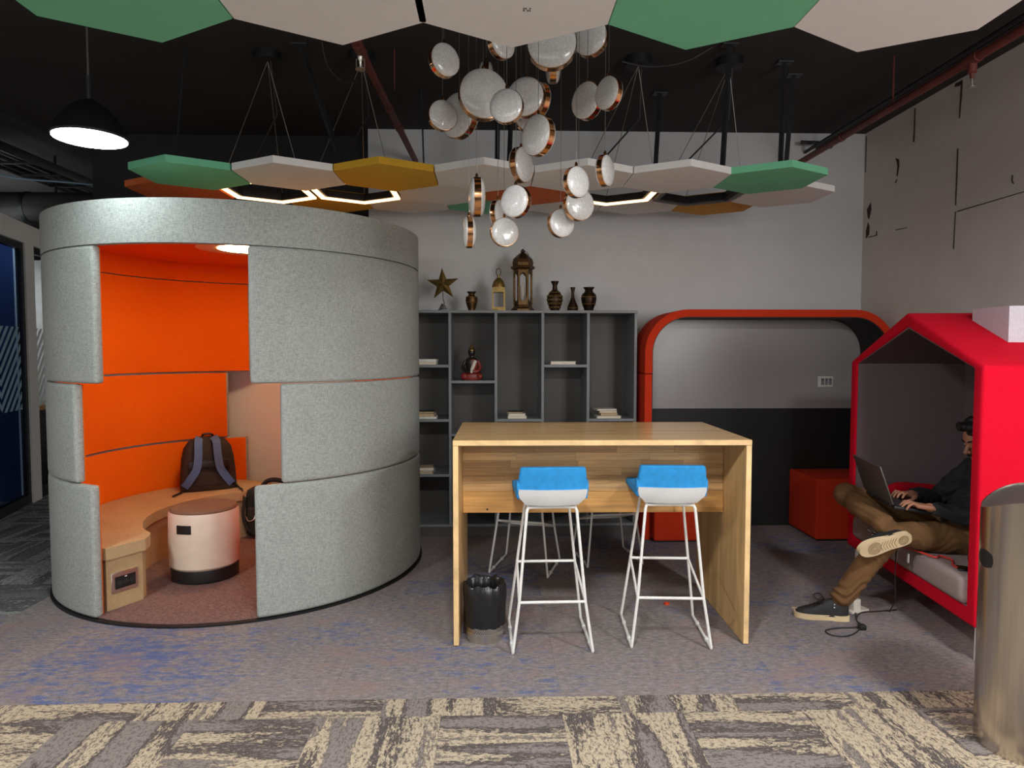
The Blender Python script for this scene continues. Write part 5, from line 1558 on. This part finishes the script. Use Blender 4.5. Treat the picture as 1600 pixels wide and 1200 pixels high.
for r_ in range(5):
    for c_ in range(12):
        x = 0.025 + c_ * (Lw - 0.05) / 12
        sub('key', rbox(x, x + (Lw - 0.05) / 12 - 0.004, 0.03 + r_ * 0.019, 0.045 + r_ * 0.019, 0.0, 0.002, 0.0004, 1, mb), 'dark_bar', bs, lt)
sub('touchpad', rbox(Lw / 2 - 0.05, Lw / 2 + 0.05, 0.145, 0.215, 0.0, 0.0008, 0.0002, 1, mb), 'laptop', bs, lt)
for x in (0.04, Lw - 0.09):
    b = NB(); tube(b, [mb @ Vector((x, 0.002, -0.006)), mb @ Vector((x + 0.05, 0.002, -0.006))], 0.006, 10); obj('hinge', b, 'black_plastic', lt)

# ------------------------------------------------------------------ small things in and by the cabin
ph_ = thing('phone', 'black phone lying on the cabin cushion near the front edge', 'phone', (2.40, 3.22, 0.406), R(-28))
obj('case', rbox(-0.078, 0.078, -0.037, 0.037, 0.0, 0.009, 0.004, 2), 'phone', ph_, world=False)
obj('camera_bump', rbox(0.045, 0.07, 0.008, 0.03, 0.009, 0.0105, 0.0006, 1), 'black_plastic', ph_, world=False)
b = NB(); tube(b, bez([(2.33, 3.25, 0.412), (2.34, 3.30, 0.414), (2.38, 3.36, 0.416), (2.37, 3.44, 0.413), (2.33, 3.42, 0.413), (2.30, 3.55, 0.412), (2.275, 3.66, 0.405), (2.245, 3.74, 0.36), (2.22, 3.80, 0.30), (2.17, 3.86, 0.235)], 6), 0.0055, 8)
tag(obj('charging_cable', b, 'red_cable'), 'red cable lying along the front edge of the cabin cushion', 'cable')
pc = thing('pouch', 'black pouch on the cushion beside the phone', 'pouch', (2.52, 3.30, 0.406), R(10))
obj('body', rbox(-0.07, 0.07, -0.06, 0.06, 0.0, 0.07, 0.022, 3), 'jacket', pc, world=False)
obj('flap', rbox(-0.068, 0.068, -0.064, 0.0, 0.045, 0.074, 0.012, 2), 'pack_black', pc, world=False)
tg = NB(); box(tg, 2.262, 2.266, 3.535, 3.55, 0.345, 0.395); bevel(tg, 0.001, 1)
tag(obj('cloth_tag', tg, 'cover_white', origin=(2.264, 3.54, 0.345)), 'small white tag hanging over the cushion edge', 'tag')
b = NB(); tube(b, bez([(2.30, 3.64, 0.41), (2.262, 3.64, 0.40), (2.258, 3.645, 0.30), (2.262, 3.65, 0.20), (2.27, 3.66, 0.10), (2.28, 3.72, 0.006), (2.29, 3.735, 0.006)], 6), 0.003, 6)
tag(obj('hanging_cable', b, 'dark_wire'), 'thin black cable hanging down the front of the cabin cushion', 'cord')
ad = thing('power_adapter', 'white power adapter on the carpet behind the shoe', 'adapter', (2.09, 3.74, 0), R(20))
obj('block', rbox(-0.035, 0.02, -0.02, 0.02, 0.006, 0.075, 0.006, 2), 'white_adapter', ad, world=False)
obj('base_strip', rbox(-0.06, 0.075, -0.03, 0.03, 0.0, 0.014, 0.004, 2), 'white_adapter', ad, world=False)
b = NB()
tube(b, bez([(2.07, 3.70, 0.006), (2.02, 3.60, 0.006), (1.985, 3.50, 0.012), (1.93, 3.44, 0.006), (1.85, 3.395, 0.006), (1.785, 3.41, 0.006), (1.78, 3.47, 0.006), (1.87, 3.50, 0.006), (1.95, 3.50, 0.008), (1.985, 3.485, 0.03), (2.0, 3.50, 0.02), (2.02, 3.60, 0.006), (2.10, 3.70, 0.006), (2.20, 3.72, 0.006), (2.33, 3.74, 0.006)], 6), 0.0035, 6)
pw = thing('extension_lead', 'black power cord coiled on the carpet by the shoe', 'cord', (1.98, 3.49, 0))
obj('cord', b, 'dark_wire', pw)
obj('plug', rbox(1.968, 2.005, 3.47, 3.505, 0.0, 0.03, 0.008, 2), 'black_plastic', pw)
b = NB(); prism(b, [(1.74, 3.79), (1.80, 3.76), (1.81, 3.775), (1.75, 3.805)], 0.0005, 0.006); bevel(b, 0.001, 1)
tag(obj('card_scrap', b, 'paper_tan', origin=(1.77, 3.78, 0)), 'tan card scrap on the carpet past the toe of the shoe', 'scrap')
